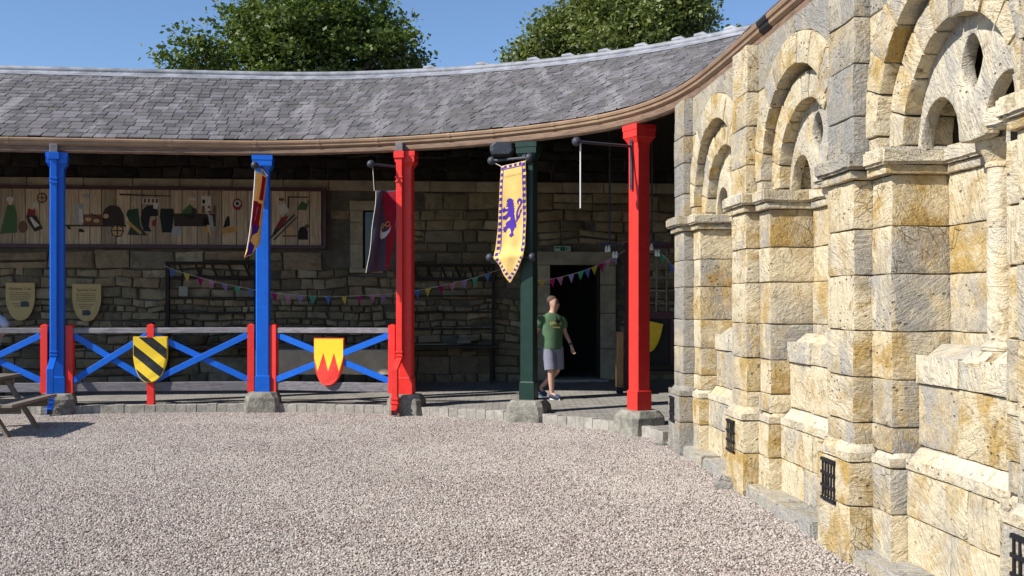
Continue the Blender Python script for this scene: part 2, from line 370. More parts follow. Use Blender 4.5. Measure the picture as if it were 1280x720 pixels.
md = gv.modifiers.new('scatter', 'NODES'); md.node_group = g

# platform under the roof
mb = MB(); rings = []
S0, S1 = 1.0, SS[-1] - .2
for i in range(140):
    s = S0 + (S1 - S0)*i/139; p, n_ = pth(s, .17)
    q, _ = pth(s, 8.0); fr = []
    yb = WY(q.x) + 3.0
    a = Vector((p.x, p.y, .135)); b = Vector((q.x, max(q.y, p.y), .21)); rings.append([a, a.lerp(b, .35), a.lerp(b, .7), b, Vector((b.x, b.y, 0)), Vector((a.x, a.y, 0))])
mb.loft(rings, closed=True)
pav = tag(mb.build('pavement', M['pave']), kind='structure')
s = S0 + 1.0; i = 0
kb = None
while s < s_at_px(812, .1) + .35:
    wd = .165
    p0, n0 = pth(s + .0015, .05); p1, n1 = pth(s + wd - .0015, .05); q1, _ = pth(s + wd - .0015, .185); q0, _ = pth(s + .0015, .185)
    j1, j2 = random.uniform(-.006, .006), random.uniform(-.008, .008)
    mb = MB(); P4 = [p0 + n0*j1, p1 + n1*j1, q1, q0]
    mb.add([(v.x, v.y, z) for z in (-.05, .142 + j2) for v in P4], [(0,1,2,3),(4,5,6,7),(0,1,5,4),(1,2,6,5),(2,3,7,6),(3,0,4,7)])
    mb.build('brick', M['kerb'], pav, bevel=.004); s += wd; i += 1

# ------------------------------------------------------------------ the portico building
bld = empty('portico_building', (0, 21.7, 0)); tag(bld, 'long stone portico with curved slate roof, open colonnade front and dim rubble back wall', 'building')
def qarea(pts):
    a = [proj(p) for p in pts]
    if any(p[1] < 1 for p in pts): return 0
    if not all(-20 < x < 1300 and -20 < y < 740 for x, y in a): return 0
    return abs(sum(a[i][0]*a[(i+1) % 4][1] - a[(i+1) % 4][0]*a[i][1] for i in range(4))) / 2
# roof deck, then slates
mb = sweep([(.07, ZG-.02), (DR, ZR-.03), (2*DR, ZG-.02), (2*DR, ZG-.10), (DR, ZR-.12), (.07, ZG-.10)], .3, SS[-1] - .1)
roof = mb.build('roof', M['deck'], bld)
SL = math.hypot(DR, ZR - ZG); NROW = 20; slates = []
for j in range(NROW):
    f0 = j / NROW; f1 = min(1.0, (j + 1.75) / NROW); dm = DR * f0
    sv = np.arange(.3, SS[-1] - .1, .05)
    pts = np.array([pth(s_, dm)[0][:2] for s_ in sv]); cl = np.concatenate([[0], np.cumsum(np.linalg.norm(np.diff(pts, axis=0), axis=1))])
    l = random.uniform(0, .2)
    while l < cl[-1] - .3:
        wd = random.uniform(.165, .275); sa, sb = np.interp([l + .008, l + wd - .008], cl, sv); l += wd
        lift = random.uniform(.022, .038); jd = random.uniform(-.012, .012); q = []
        for ff, zz in ((f0, lift), (f1, .006)):
            for s_ in ((sa, sb) if ff == f0 else (sb, sa)):
                d_ = .02 + (DR - .02)*ff + (jd if ff == f0 else 0); p, _ = pth(s_, d_); q.append(Vector((p.x, p.y, ZG + (ZR - ZG)*(d_/DR) + zz)))
        if q[0].x < -14 or q[0].y < 6.5: continue
        slates.append((qarea(q), q))
slates.sort(key=lambda t: -t[0])
def slate_mesh(mb, q):
    up = Vector((0, 0, .016)); mb.add([v - up for v in q] + q, [(3,2,1,0),(4,5,6,7),(0,1,5,4),(1,2,6,5),(2,3,7,6),(3,0,4,7)])
rest = MB()
for k, (a, q) in enumerate(slates):
    if k < 300: m1 = MB(); slate_mesh(m1, q); m1.build('slate', M['slate'], roof, recalc=False)
    else: slate_mesh(rest, q)
tag(rest.build('slates', M['slate'], roof, recalc=False), kind='stuff')
sweep([(DR-.30, ZR-.30*(ZR-ZG)/DR+.035), (DR-.08, ZR-.06+.05), (DR-.07, ZR+.01), (DR+.3, ZR-.12), (DR-.05, ZR-.1)], 3, SS[-1]-1, .3).build('ridge_flashing', M['lead'], roof, smooth=40)
rp = [pth(s_, DR)[0] + Vector((0, 0, ZR + .045)) for s_ in np.arange(3, SS[-1]-1, .25)]
MB().tube(rp, .062, 10).build('ridge_roll', M['lead'], roof, smooth=50)
for px in (538, 604, 668, 711, 757, 803, 849, 877, 914):
    sx = s_at_px(px, DR); p, n_ = pth(sx, DR); t_ = Vector((n_.y, -n_.x, 0))
    mb = MB(); c = p + Vector((0, 0, ZR + .12)); mb.tube([c - t_*.14, c + t_*.02, c + t_*.14 - Vector((0,0,.05))], [.035, .05, .03], 8); mb.build('ridge_clip', M['lead'], roof, smooth=50)
# gutter, fascia, soffit, rafters
gt = sweep([(.10, ZG), (.005, ZG+.004), (-.008, ZG-.015), (.0, ZG-.045), (.018, ZG-.052), (.022, ZG-.09), (.05, ZG-.115), (.10, ZG-.12)], .5, SS[-1] - .3, .2).build('gutter', M['gutter'], bld, smooth=30)
sweep([(.105, ZG-.02), (.06, ZG-.118), (.065, ZG-.20), (.09, ZG-.225), (.14, ZG-.225), (.14, ZG-.02)], .5, SS[-1] - .3, .2).build('fascia', M['fascia'], bld, smooth=30)
sj = s_at_px(950, -.01)
sweep([(.10, ZG+.003), (.0, ZG+.006), (-.014, ZG-.015), (-.006, ZG-.05), (.012, ZG-.056), (.016, ZG-.094), (.05, ZG-.124), (.10, ZG-.124)], sj - .12, sj + .16, .07).build('joint_sleeve', M['guttj'], gt)
for px in (8, 212, 318, 397, 470, 560, 614, 690, 745, 868):
    sj = s_at_px(px, -.01); sweep([(.10, ZG+.003), (.0, ZG+.006), (-.012, ZG-.015), (-.004, ZG-.05), (.014, ZG-.056), (.018, ZG-.094), (.05, ZG-.122), (.10, ZG-.122)], sj - .03, sj + .03, .03).build('joint_collar', M['gutter'], gt)
s = 6.0
while s < SS[-1] - 1:
    p, n_ = pth(s, .16); q, _ = pth(s, DR); mb = MB()
    mb.bar((p.x, p.y, ZG - .17), (q.x, q.y, ZR - .18), .07, .13); mb.build('rafter', M['beam'], bld); s += .62
for dd in (1.25, 2.5):
    z = ZG + (ZR-ZG)*dd/DR - .30
    sweep([(dd-.06, z), (dd+.06, z), (dd+.06, z+.14), (dd-.06, z+.14)], 4, SS[-1]-1, .5).build('purlin', M['beam'], bld)
# back wall core with openings (door, slit window)
DX0, DX1, DZ1 = .80, 1.86, 2.62
wa, wb = at(452, 335, 21.25), at(467, 262, 21.3)
WX0, WX1, WZ0, WZ1 = wa.x, wb.x, wa.z, wb.z
def WP(x, z, o=0.0): return Vector((x, WY(x) + o, z))
mb = MB()
def wallbox(x0, x1, z0, z1, o0=.05, o1=.6):
    mb.add([WP(x, z, o) for o in (o0, o1) for z in (z0, z1) for x in (x0, x1)], [(0,1,3,2),(4,6,7,5),(0,4,5,1),(2,3,7,6),(0,2,6,4),(1,5,7,3)])
for a in ((-16, WX0, 0, 6.3), (WX0, WX1, 0, WZ0), (WX0, WX1, WZ1, 6.3), (WX1, DX0, 0, 6.3), (DX0, DX1, DZ1, 6.3), (DX1, 9, 0, 6.3)): wallbox(*a)
bw = mb.build('back_wall', M['rubblemortar'], bld)
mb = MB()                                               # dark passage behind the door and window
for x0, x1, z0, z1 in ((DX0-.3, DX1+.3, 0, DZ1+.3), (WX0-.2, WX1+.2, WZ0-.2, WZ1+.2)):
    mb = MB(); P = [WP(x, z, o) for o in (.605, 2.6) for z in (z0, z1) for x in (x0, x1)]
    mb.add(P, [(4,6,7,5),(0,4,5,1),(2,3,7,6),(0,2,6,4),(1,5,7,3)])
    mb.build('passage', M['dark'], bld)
mb = MB(); mb.box(8.6, 9, 2, 22.6, 0, 5.2); mb.build('side_wall', M['rubblemortar'], bld)
# stones of the back wall
ex = [(DX0-.28, DX1+.36, 0, 2.92), (WX0-.28, WX1+.18, WZ0-.08, WZ1+.22), (-12.5, -3.75, 3.02, 4.10)]
stones = []; z = .14
while z < 4.08:
    h = random.choice((.13, .17, .22, .28, .36)); h = min(h, 4.12 - z); 
    if 4.12 - (z + h) < .1: h = 4.12 - z
    x = -12.6 + random.uniform(0, .3)
    while x < 3.4:
        wd = min(1.0, h * random.uniform(1.0, 2.9)); g_ = .012
        parts = [(z, h)] if (h < .24 or random.random() < .5) else [(z, h*.45), (z + h*.45, h*.55)]
        for zz, hh in parts:
            x0, x1, z0, z1 = x + g_, x + wd - g_, zz + g_*.8, zz + hh - g_*.8
            if not any(x1 > e[0] and x0 < e[1] and z1 > e[2] and z0 < e[3] for e in ex) and random.random() > .035:
                stones.append((x0, x1, z0, z1))
        x += wd
    z += h
def rubble_mesh(mb, x0, x1, z0, z1):
    j = lambda a: random.uniform(-a, a); o = random.uniform(-.045, .03); e = min(.03, .2*(z1-z0))
    base = [(x0,z0),(x1,z0),(x1,z1),(x0,z1)]; mid = [(x0+j(.012),z0+j(.01)),(x1+j(.012),z0+j(.01)),(x1+j(.012),z1+j(.01)),(x0+j(.012),z1+j(.01))]
    fr = [(x0+e+j(.03),z0+e*.7+j(.014)),(x1-e+j(.03),z0+e*.7+j(.01)),(x1-e+j(.02),z1-e*.7+j(.01)),(x0+e+j(.02),z1-e*.7+j(.01))]
    wb = lambda q: (q[0] + .05*noise.noise(Vector((q[0]*1.7, 3, q[1]*2.3))), q[1] + .075*noise.noise(Vector((q[0]*1.3, 9, q[1]*1.1))) + .03*noise.noise(Vector((q[0]*4, 5, q[1]*2))))
    base, mid, fr = [[wb(q) for q in l_] for l_ in (base, mid, fr)]
    vs = [WP(x, z, .08) for x, z in base] + [WP(x, z, o+.022) for x, z in mid] + [WP(x, z, o+j(.012)) for x, z in fr]
    fs = [(i, (i+1) % 4, 4+(i+1) % 4, 4+i) for i in range(4)] + [(4+i, 4+(i+1) % 4, 8+(i+1) % 4, 8+i) for i in range(4)] + [(8,9,10,11)]
    mb.add(vs, fs)
def vis(t): return qarea([WP(t[0], t[2]), WP(t[1], t[2]), WP(t[1], t[3]), WP(t[0], t[3])])
stones.sort(key=lambda t: -vis(t)); rest = MB()
for k, t_ in enumerate(stones):
    if k < 300: m1 = MB(); rubble_mesh(m1, *t_); m1.build('stone', M['rubble'], bw, smooth=50)
    else: rubble_mesh(rest, *t_)
tag(rest.build('stones', M['rubble'], bw, smooth=50), kind='stuff')
x = -12.6                                                # pale dressed course under the roof
while x < 6:
    wd = random.uniform(.75, 1.25); m1 = MB()
    m1.add([WP(a, z_, o) for o in (-.06, .2) for z_ in (4.135, 4.345) for a in (x+.006, x+wd-.006)], [(0,1,3,2),(4,6,7,5),(0,4,5,1),(2,3,7,6),(0,2,6,4),(1,5,7,3)])
    m1.build('course_stone', M['lintel'], bw, bevel=.01); x += wd
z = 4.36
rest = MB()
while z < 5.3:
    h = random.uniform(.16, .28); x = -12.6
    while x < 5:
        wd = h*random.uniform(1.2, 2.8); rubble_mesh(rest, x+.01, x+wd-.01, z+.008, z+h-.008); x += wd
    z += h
tag(rest.build('upper_stones', M['shadestone'], bw, smooth=50), kind='stuff')  # rubble above the course, roof shade painted in by its material
# door and window surrounds
def sblock(name, x0, x1, z0, z1, o0, o1, parent, mat='lintel'):
    m1 = MB(); m1.add([WP(a, z_, o) for o in (o0, o1) for z_ in (z0, z1) for a in (x0, x1)], [(0,1,3,2),(4,6,7,5),(0,4,5,1),(2,3,7,6),(0,2,6,4),(1,5,7,3)]); return m1.build(name, M[mat], parent, bevel=.012)
dr = empty('doorway', (1.33, 21.8, 0), parent=None); dr.parent = bld; dr.location = Vector((1.33, 21.8, 0)) - bld.location
sblock('lintel', DX0-.27, DX1+.35, DZ1, DZ1+.28, -.05, .4, dr)
for z0, z1 in ((.2, .85), (.86, 1.6), (1.61, 2.2), (2.21, 2.615)):
    sblock('jamb_stone', DX0-.26, DX0, z0, z1, -.03, .5, dr); sblock('jamb_stone', DX1, DX1+.33, z0, z1, -.03, .5, dr)
sblock('door_leaf', DX1-.06, DX1-.002, .22, DZ1-.01, .02, .8, dr, 'darkwood')
sblock('threshold', DX0-.15, DX1+.15, .14, .235, -.35, .5, dr, 'kerb')
wi = empty('slit_window'); wi.parent = bld; wi.location = Vector((WX0, 21.3, 2)) - bld.location
sblock('sill', WX0-.27, WX1+.17, WZ0-.09, WZ0-.002, -.04, .4, wi); sblock('head', WX0-.27, WX1+.17, WZ1, WZ1+.2, -.03, .4, wi)
for z0, z1 in ((WZ0, WZ0+.5), (WZ0+.505, WZ0+.95), (WZ0+.955, WZ1-.003)): sblock('jamb_stone', WX0-.26, WX0, z0, z1, -.03, .4, wi); sblock('jamb_stone', WX1, WX1+.16, z0, z1, -.03, .4, wi)
sblock('pane', WX0, WX1, WZ0, WZ1, .22, .24, wi, 'glass')

# ------------------------------------------------------------------ sandstone arcade wall on the right
S = 2.56; WO = Vector((1.935, 12.9, 0)); UD = Vector((.0677, -1, 0)).normalized(); ND = Vector((UD.y, -UD.x, 0))
def W(u, n, z): v = WO + UD*u + ND*n; v.z = z; return v
aw = empty('arcade_wall', W(5, -.5, 0)); tag(aw, 'weathered yellow sandstone wall with blind round arches, piers and stepped plinth', 'wall')
def gl(a, b, seg, e=.018):
    L_ = abs(b - a); n = max(1, int(round((L_ - 2*e)/seg))); 
    if L_ < 3*e: return [a, b]
    sg = 1 if b > a else -1
    return [a] + [a + sg*(e + (L_ - 2*e)*i/n) for i in range(n + 1)] + [b]
def rock(name, f, ga, gb, gc, mat, parent, amp=.008, rnd_=.010, la=1.0, lb=1.0, lc=1.0, smooth=38, top=None):
    """subdivided, roughened, edge-worn block; ga/gb/gc are grid lines in parameters mapped by f; la.. metres per unit"""
    na, nb, nc = len(ga)-1, len(gb)-1, len(gc)-1; idx = {}; vs = []; fs = []
    sh = Vector((random.uniform(0, 50), random.uniform(0, 50), random.uniform(0, 50))); tilt = random.uniform(-.007, .007)
    A0, A1, B0, B1, C0, C1 = ga[0], ga[-1], gb[0], gb[-1], gc[0], gc[-1]
    def V(i, j, k):
        key = (i, j, k)
        if key in idx: return idx[key]
        a, b, c = ga[i], gb[j], gc[k]; ex_ = (i in (0, na)) + (j in (0, nb)) + (k in (0, nc))
        if ex_ >= 2:
            q = rnd_*(.6 + .8*abs(noise.noise(Vector((a*9, b*9, c*9)) + sh)))
            if i in (0, na): a += q/la*(1 if i == 0 else -1)*(1 if A1 > A0 else -1)
            if j in (0, nb): b += q/lb*(1 if j == 0 else -1)*(1 if B1 > B0 else -1)
            if k in (0, nc): c += q/lc*(1 if k == 0 else -1)*(1 if C1 > C0 else -1)
        p = f(a, b, c); x = p + sh
        p = p + noise.noise_vector(x*3.2)*amp*1.1 + noise.noise_vector(x*9.0)*amp*.8 + noise.noise_vector(x*23.0)*amp*.45 + ND*tilt
        idx[key] = len(vs); vs.append(p); return idx[key]
    for i in range(na):
        for j in range(nb): fs += [(V(i,j,0),V(i,j+1,0),V(i+1,j+1,0),V(i+1,j,0)), (V(i,j,nc),V(i+1,j,nc),V(i+1,j+1,nc),V(i,j+1,nc))]
    for i in range(na):
        for k in range(nc): fs += [(V(i,0,k),V(i+1,0,k),V(i+1,0,k+1),V(i,0,k+1)), (V(i,nb,k),V(i,nb,k+1),V(i+1,nb,k+1),V(i+1,nb,k))]
    for j in range(nb):
        for k in range(nc): fs += [(V(0,j,k),V(0,j,k+1),V(0,j+1,k+1),V(0,j+1,k)), (V(na,j,k),V(na,j+1,k),V(na,j+1,k+1),V(na,j,k+1))]
    m1 = MB(); m1.add(vs, fs); return m1.build(name, mat, parent, smooth=smooth)
SEG = .055
def blk(u0, u1, n0, n1, z0, z1, mat='stone', name='stone', amp=.0055, g_=.003, zt=None, rnd_=.0045):
    """wall block: n0 back, n1 front"""
    f = W if zt is None else (lambda u, n, z: W(u, n, z if z < z1 - .03 else zt(u, n) - (z1 - z)))
    return rock(name, f, gl(u0+g_, u1-g_, SEG), gl(n0, n1, SEG*1.3), gl(z0+g_, z1-g_, SEG), M[mat], aw, amp, rnd_)
PZ = [(.0, .40), (.40, .705)]; UZ = [(.80, .973), (.973, 1.29), (1.29, 1.617), (1.617, 2.0), (2.0, 2.32), (2.32, 2.665)]; TZ = [(2.84, 3.11), (3.11, 3.476), (3.476, 3.80), (3.80, 4.25)]
CEN = .31 + S/2
core = MB()
def cbox(u0, u1, n0, n1, z0, z1):
    core.add([W(u, n, z) for z in (z0, z1) for n in (n0, n1) for u in (u0, u1)], [(0,2,3,1),(4,5,7,6),(0,1,5,4),(2,6,7,3),(0,4,6,2),(1,3,7,5)])
def arc_block(o, a0, a1, r0, r1, n0, n1, cz, mat='stone'):
    g_ = .003/r0
    return rock('voussoir', lambda a, r_, n: W(o + CEN - r_*math.cos(a), n, cz + r_*math.sin(a)), gl(a0+g_, a1-g_, SEG/r0, .015/r0), gl(r0, r1, SEG), gl(n0, n1, SEG*1.2), M[mat], aw, .005, .005, la=r0)
for k in range(5):
    o = k*S
    gm = 'stoneg' if k == 0 else 'stone'; tm = 'stoneg' if k in (0, 2, 3) else 'stone'
    # pier A
    for z0, z1 in PZ: blk(o, o+.62, -.5, 0, z0, z1, gm if k == 0 else 'stone')
    blk(o-.004, o+.624, -.5, .004, .705, .84, 'stoneg' if k == 0 else 'stonep', 'plinth_cap', .005, zt=lambda u, n, o=o: .735 + .105*max(0, min(1, min(-n, u-o, o+.62-u)/.065)))
    for z0, z1 in UZ: blk(o+.06, o+.56, -.5, -.06, z0, z1, gm)
    for z0, z1 in TZ: blk(o+.06, o+.56, -.5, -.06, z0, z1 + (.0 if z1 < 4 else random.uniform(-.01, .04)), tm)
    # half piers B either side
    for sgn in (-1, 1):
        if k == 4 and sgn == 1: continue
        if k == 0 and sgn == -1: continue
        b0, b1 = (o+.62, o+.92) if sgn == 1 else (o-.30, o)
        for z0, z1 in PZ: blk(b0, b1, -.6, -.16, z0, z1)
        blk(b0, b1, -.6, -.156, .705, .84, 'stonep', 'plinth_cap', .005, zt=lambda u, n, b0=b0, b1=b1, s_=sgn: .735 + .105*max(0, min(1, min(-.156-n, (b1-u) if s_ == 1 else (u-b0))/.055)))
        c0, c1 = (o+.56, o+.885) if sgn == 1 else (o-.265, o+.06)
        for z0, z1 in UZ: blk(c0, c1, -.62, -.185, z0, z1)
    # string course pieces
    blk(o-.02, o+.64, -.5, .022, 2.725, 2.845, 'stoneg' if k in (0, 2) else 'stonep', 'string_course', .006, rnd_=.02); blk(o+.02, o+.60, -.5, -.02, 2.662, 2.728, gm, 'string_course', .004)
    if k < 4:
        blk(o+.64, o+.955, -.66, -.085, 2.725, 2.845, 'stonep', 'string_course', .006, rnd_=.02); blk(o+.60, o+.925, -.66, -.135, 2.662, 2.728, 'stone', 'string_course', .004)
        blk(o+S-.335, o+S-.02, -.66, -.085, 2.725, 2.845, 'stonep', 'string_course', .006, rnd_=.02)
        blk(o+.955, o+S-.335, -.95, -.505, 2.725, 2.845, 'stonep', 'string_course', .006, rnd_=.02); blk(o+.925, o+S-.30, -.66, -.545, 2.662, 2.728, 'stone', 'string_course', .004)
        # bay: plinth, cap, lower panel, sills, upper panel
        x0, x1 = o+.92, o+S-.30; m_ = (x0 + x1)/2
        for (z0, z1), cut in zip(PZ, (.44, .6)):
            c = x0 + (x1-x0)*cut; blk(x0, c, -.62, -.27, z0, z1); blk(c, x1, -.62, -.27, z0, z1)
        blk(x0, x1, -.62, -.266, .705, .86, 'stonep', 'plinth_cap', .005, zt=lambda u, n: .74 + .12*max(0, min(1, (-.266-n)/.10)))
        c = x0 + (x1-x0)*.38
        blk(o+.885, c, -.62, -.365, .86, 1.275); blk(c, o+S-.265, -.62, -.365, .86, 1.275)
        sill = lambda u, n: 1.385 + .15*max(0, min(1, (-.345-n)/.16))
        blk(o+.885, m_-.13, -.62, -.34, 1.275, 1.54, 'stonep', 'sill', .004, zt=sill); blk(m_+.13, o+S-.265, -.62, -.34, 1.275, 1.54, 'stonep', 'sill', .004, zt=sill)
        blk(m_-.13, m_+.13, -.66, -.355, 1.275, 1.52, 'stonep', 'sill', .004, zt=lambda u, n: 1.44 + .08*max(0, min(1, (-.355-n)/.07)))
        for (z0, z1), cut in zip([(1.52, 1.617)] + UZ[3:], (.5, .62, .45, .7)):
            c = x0 + (x1-x0)*cut; blk(o+.885, c, -.72, -.58, z0, z1); blk(c, o+S-.265, -.72, -.58, z0, z1)
        # colonnette with base and capital
        cc = W(o+CEN, -.55, 0); pr = [(1.52, .115), (1.545, .12), (1.56, .10), (1.575, .085)]
        def lathe(nm, prof, mat, par):
            rings = [[Vector((cc.x + r_*math.cos(2*math.pi*i/20), cc.y + r_*math.sin(2*math.pi*i/20), z)) for i in range(20)] for z, r_ in prof]
            m1 = MB(); m1.loft(rings); return m1.build(nm, M[mat], par, smooth=40)
        shaft = lathe('colonnette', [(1.575, .078), (1.9, .080), (1.903, .077), (1.906, .080), (2.25, .081), (2.253, .078), (2.256, .081), (2.62, .080)], 'stonep', aw)
        lathe('base', pr, 'stonep', shaft); lathe('capital', [(2.62, .088), (2.635, .092), (2.65, .085), (2.69, .10), (2.73, .125), (2.745, .135), (2.785, .135)], 'stonep', shaft)
        # arch orders
        for z0, z1 in ((2.845, 2.94),):
            blk(o+.56, o+CEN-.87, -.62, -.16, z0, z1); blk(o+CEN+.87, o+S+.06, -.62, -.16, z0, z1)
        NV = 11; bias = [0]
        for q in range(NV): bias.append(bias[-1] + random.uniform(.8, 1.25))
        for q in range(NV): arc_block(o, math.pi*bias[q]/bias[-1], math.pi*bias[q+1]/bias[-1], .87, 1.13, -.6, -.145 + random.uniform(-.006, .004), 2.945)
        bias = [0]
        for q in range(NV): bias.append(bias[-1] + random.uniform(.8, 1.25))
        for q in range(NV): arc_block(o, math.pi*bias[q]/bias[-1], math.pi*bias[q+1]/bias[-1], .675, .905, -.6, -.25 + random.uniform(-.005, .004), 2.855)
        # spandrels
        def spandrel(sg, z0, z1):
            def edge(z):
                dz = z - 2.945; return math.sqrt(max(0, 1.138**2 - dz*dz)) if dz < 1.138 else 0
            zs = [z0 + .004 + (z1-z0-.008)*i/6 for i in range(7)]
            inner = [(max(edge(z), .004), z) for z in zs]; 
            if 1.03 - max(p[0] for p in inner) < .01 and 1.03 - min(p[0] for p in inner) < .03: return
            poly = [(1.028, zs[0]), (1.028, zs[-1])] + [p for p in inner[::-1] if p[0] < 1.026]
            m1 = MB(); m1.prism([(o + CEN + sg*a, z) for a, z in poly], lambda u, z: W(u, -.6, z), lambda u, z: W(u, -.175, z)); m1.build('spandrel_stone', M['stoneg' if z1 > 4 else 'stone'], aw, bevel=.006)
        for sg in (-1, 1):
            for z0, z1 in TZ[1:]: spandrel(sg, z0, min(z1, 4.25))
        # pierced tympanum plate
        out = []; n_ = 36
        for i in range(n_ + 1): t_ = math.pi*i/n_; out.append((.70*math.cos(t_), 2.855 + .70*math.sin(t_)))
        def lobe(c, w_, zt, zb): return [(c - w_*math.cos(math.pi*i/12), zb + (zt - zb)*math.sin(math.pi*i/12)**.9) for i in range(13)]
        low = [(-.70, 2.855)] + [(-.665, 2.80)] + lobe(-.405, .25, 3.11, 2.80) + [(-.15, 2.785), (0, 2.775), (.15, 2.785)] + lobe(.405, .25, 3.11, 2.80) + [(.665, 2.80)]
        outer = out[:-1] + low
        hole = [(.125*math.sin(t_)*(1 - .25*abs(math.cos(t_))), 3.25 + .17*math.cos(t_)) for t_ in [2*math.pi*i/20 for i in range(20)]]
        bm = bmesh.new()
        def ring(pts):
            vv = [bm.verts.new(W(o + CEN + a, -.36, z)) for a, z in pts]; return [bm.edges.new((vv[i], vv[(i+1) % len(vv)])) for i in range(len(vv))]
        ed = ring(outer) + ring(hole); bmesh.ops.triangle_fill(bm, edges=ed, use_beauty=True, use_dissolve=False)
        rt = bmesh.ops.extrude_face_region(bm, geom=bm.faces[:]); 
        for v in [e_ for e_ in rt['geom'] if isinstance(e_, bmesh.types.BMVert)]: v.co -= ND*.10
        bmesh.ops.recalc_face_normals(bm, faces=bm.faces)
        bmesh.ops.bevel(bm, geom=[e_ for e_ in bm.edges if len(e_.link_faces) == 2 and e_.calc_face_angle(0) > .9], offset=.018, segments=2, affect='EDGES', profile=.5)
        for v in bm.verts: v.co -= aw.location; v.co += noise.noise_vector(v.co*5)*.006
        me = bpy.data.meshes.new('tympanum'); bm.to_mesh(me); bm.free(); me.materials.append(M['stonep'])
        me.polygons.foreach_set('use_smooth', [True]*len(me.polygons)); me.set_sharp_from_angle(angle=R(35))
        ob = bpy.data.objects.new('tympanum', me); COL.objects.link(ob); ob.parent = aw
        # base kerb stones of the bay
        u = o + .60
        while u < o + S - .05:
            l_ = min(random.uniform(.55, .95), o + S - u)
            if l_ < .2: break
            blk(u, u + l_, -.62, -.045 + random.uniform(-.02, .02), -.05, .115 + random.uniform(-.015, .015), 'kerbst', 'kerb_stone', .012, rnd_=.022); u += l_
        cbox(o+.5, o+S+.1, -1.0, -.655, 0, 2.7); cbox(o+.5, o+S+.1, -1.15, -.93, 2.7, 4.2); cbox(o+.5, o+CEN-.72, -.95, -.62, 2.7, 4.2); cbox(o+CEN+.72, o+S+.1, -.95, -.62, 2.7, 4.2); cbox(o+CEN-.73, o+CEN+.73, -.95, -.62, 3.62, 4.2); cbox(o+.56, o+.87, -.66, -.20, .1, 2.75); cbox(o+S-.25, o+S+.06, -.66, -.20, .1, 2.75)
        cbox(o+.8, o+S-.2, -.66, -.385, .1, 1.27); cbox(o+.8, o+S-.2, -.66, -.30, .05, .69); cbox(o+.8, o+S-.2, -.72, -.60, 1.2, 2.72)
    cbox(o+.075, o+.545, -1.0, -.078, .1, 4.22); cbox(o+.02, o+.60, -1.0, -.02, .05, .72)
core.build('mortar_core', M['mortar'], aw)
# iron grilles on the plinths
for k in range(4):
    u0, u1 = k*S + .15, k*S + .37; z0, z1 = .385 - .0, .665; gm_ = MB()
    def gb(a0, a1, b0, b1, n0=.012, n1=.032): gm_.add([W(u, n, z) for z in (b0, b1) for n in (n0, n1) for u in (a0, a1)], [(0,2,3,1),(4,5,7,6),(0,1,5,4),(2,6,7,3),(0,4,6,2),(1,3,7,5)])
    gb(u0-.014, u1+.014, z1, z1+.014, .0, .016); gb(u0-.014, u1+.014, z0-.014, z0, .0, .016)
    gr = gm_.build('grille', M['black'], aw)
    for i in range(5): gm_ = MB(); a = u0 + (u1-u0)*i/4; gb(a-.010, a+.010, z0, z1, .006, .013); gm_.build('bar', M['black'], gr)
    for i in range(4): gm_ = MB(); a = z0 + (z1-z0)*i/3; gb(u0-.02, u1+.02, a-.011, a+.011, .0135, .020); gm_.build('bar', M['black'], gr)
# loose stones at the foot of the far pier
for (px, py, r_) in ((836, 545, .13), (826, 557, .07), (908, 611, .13)):
    Y = FPX*CH/(py - HZ); c = at(px, py, Y); m1 = MB(); m1.ball((c.x, c.y, .03), r_, sc=(1.1, .8, .75), seg=10, rings=7)
    m1.v = [tuple(Vector(v) + noise.noise_vector(Vector(v)*9)*r_*.35) for v in m1.v]
    tag(m1.build('loose_stone', M['stoneg'], smooth=35), {836: 'grey weathered rock against the far corner of the sandstone wall', 826: 'small pale stone lying on gravel beside the far grey rock', 908: 'pale flat stone half buried at the foot of the second pier'}[px], 'stone')

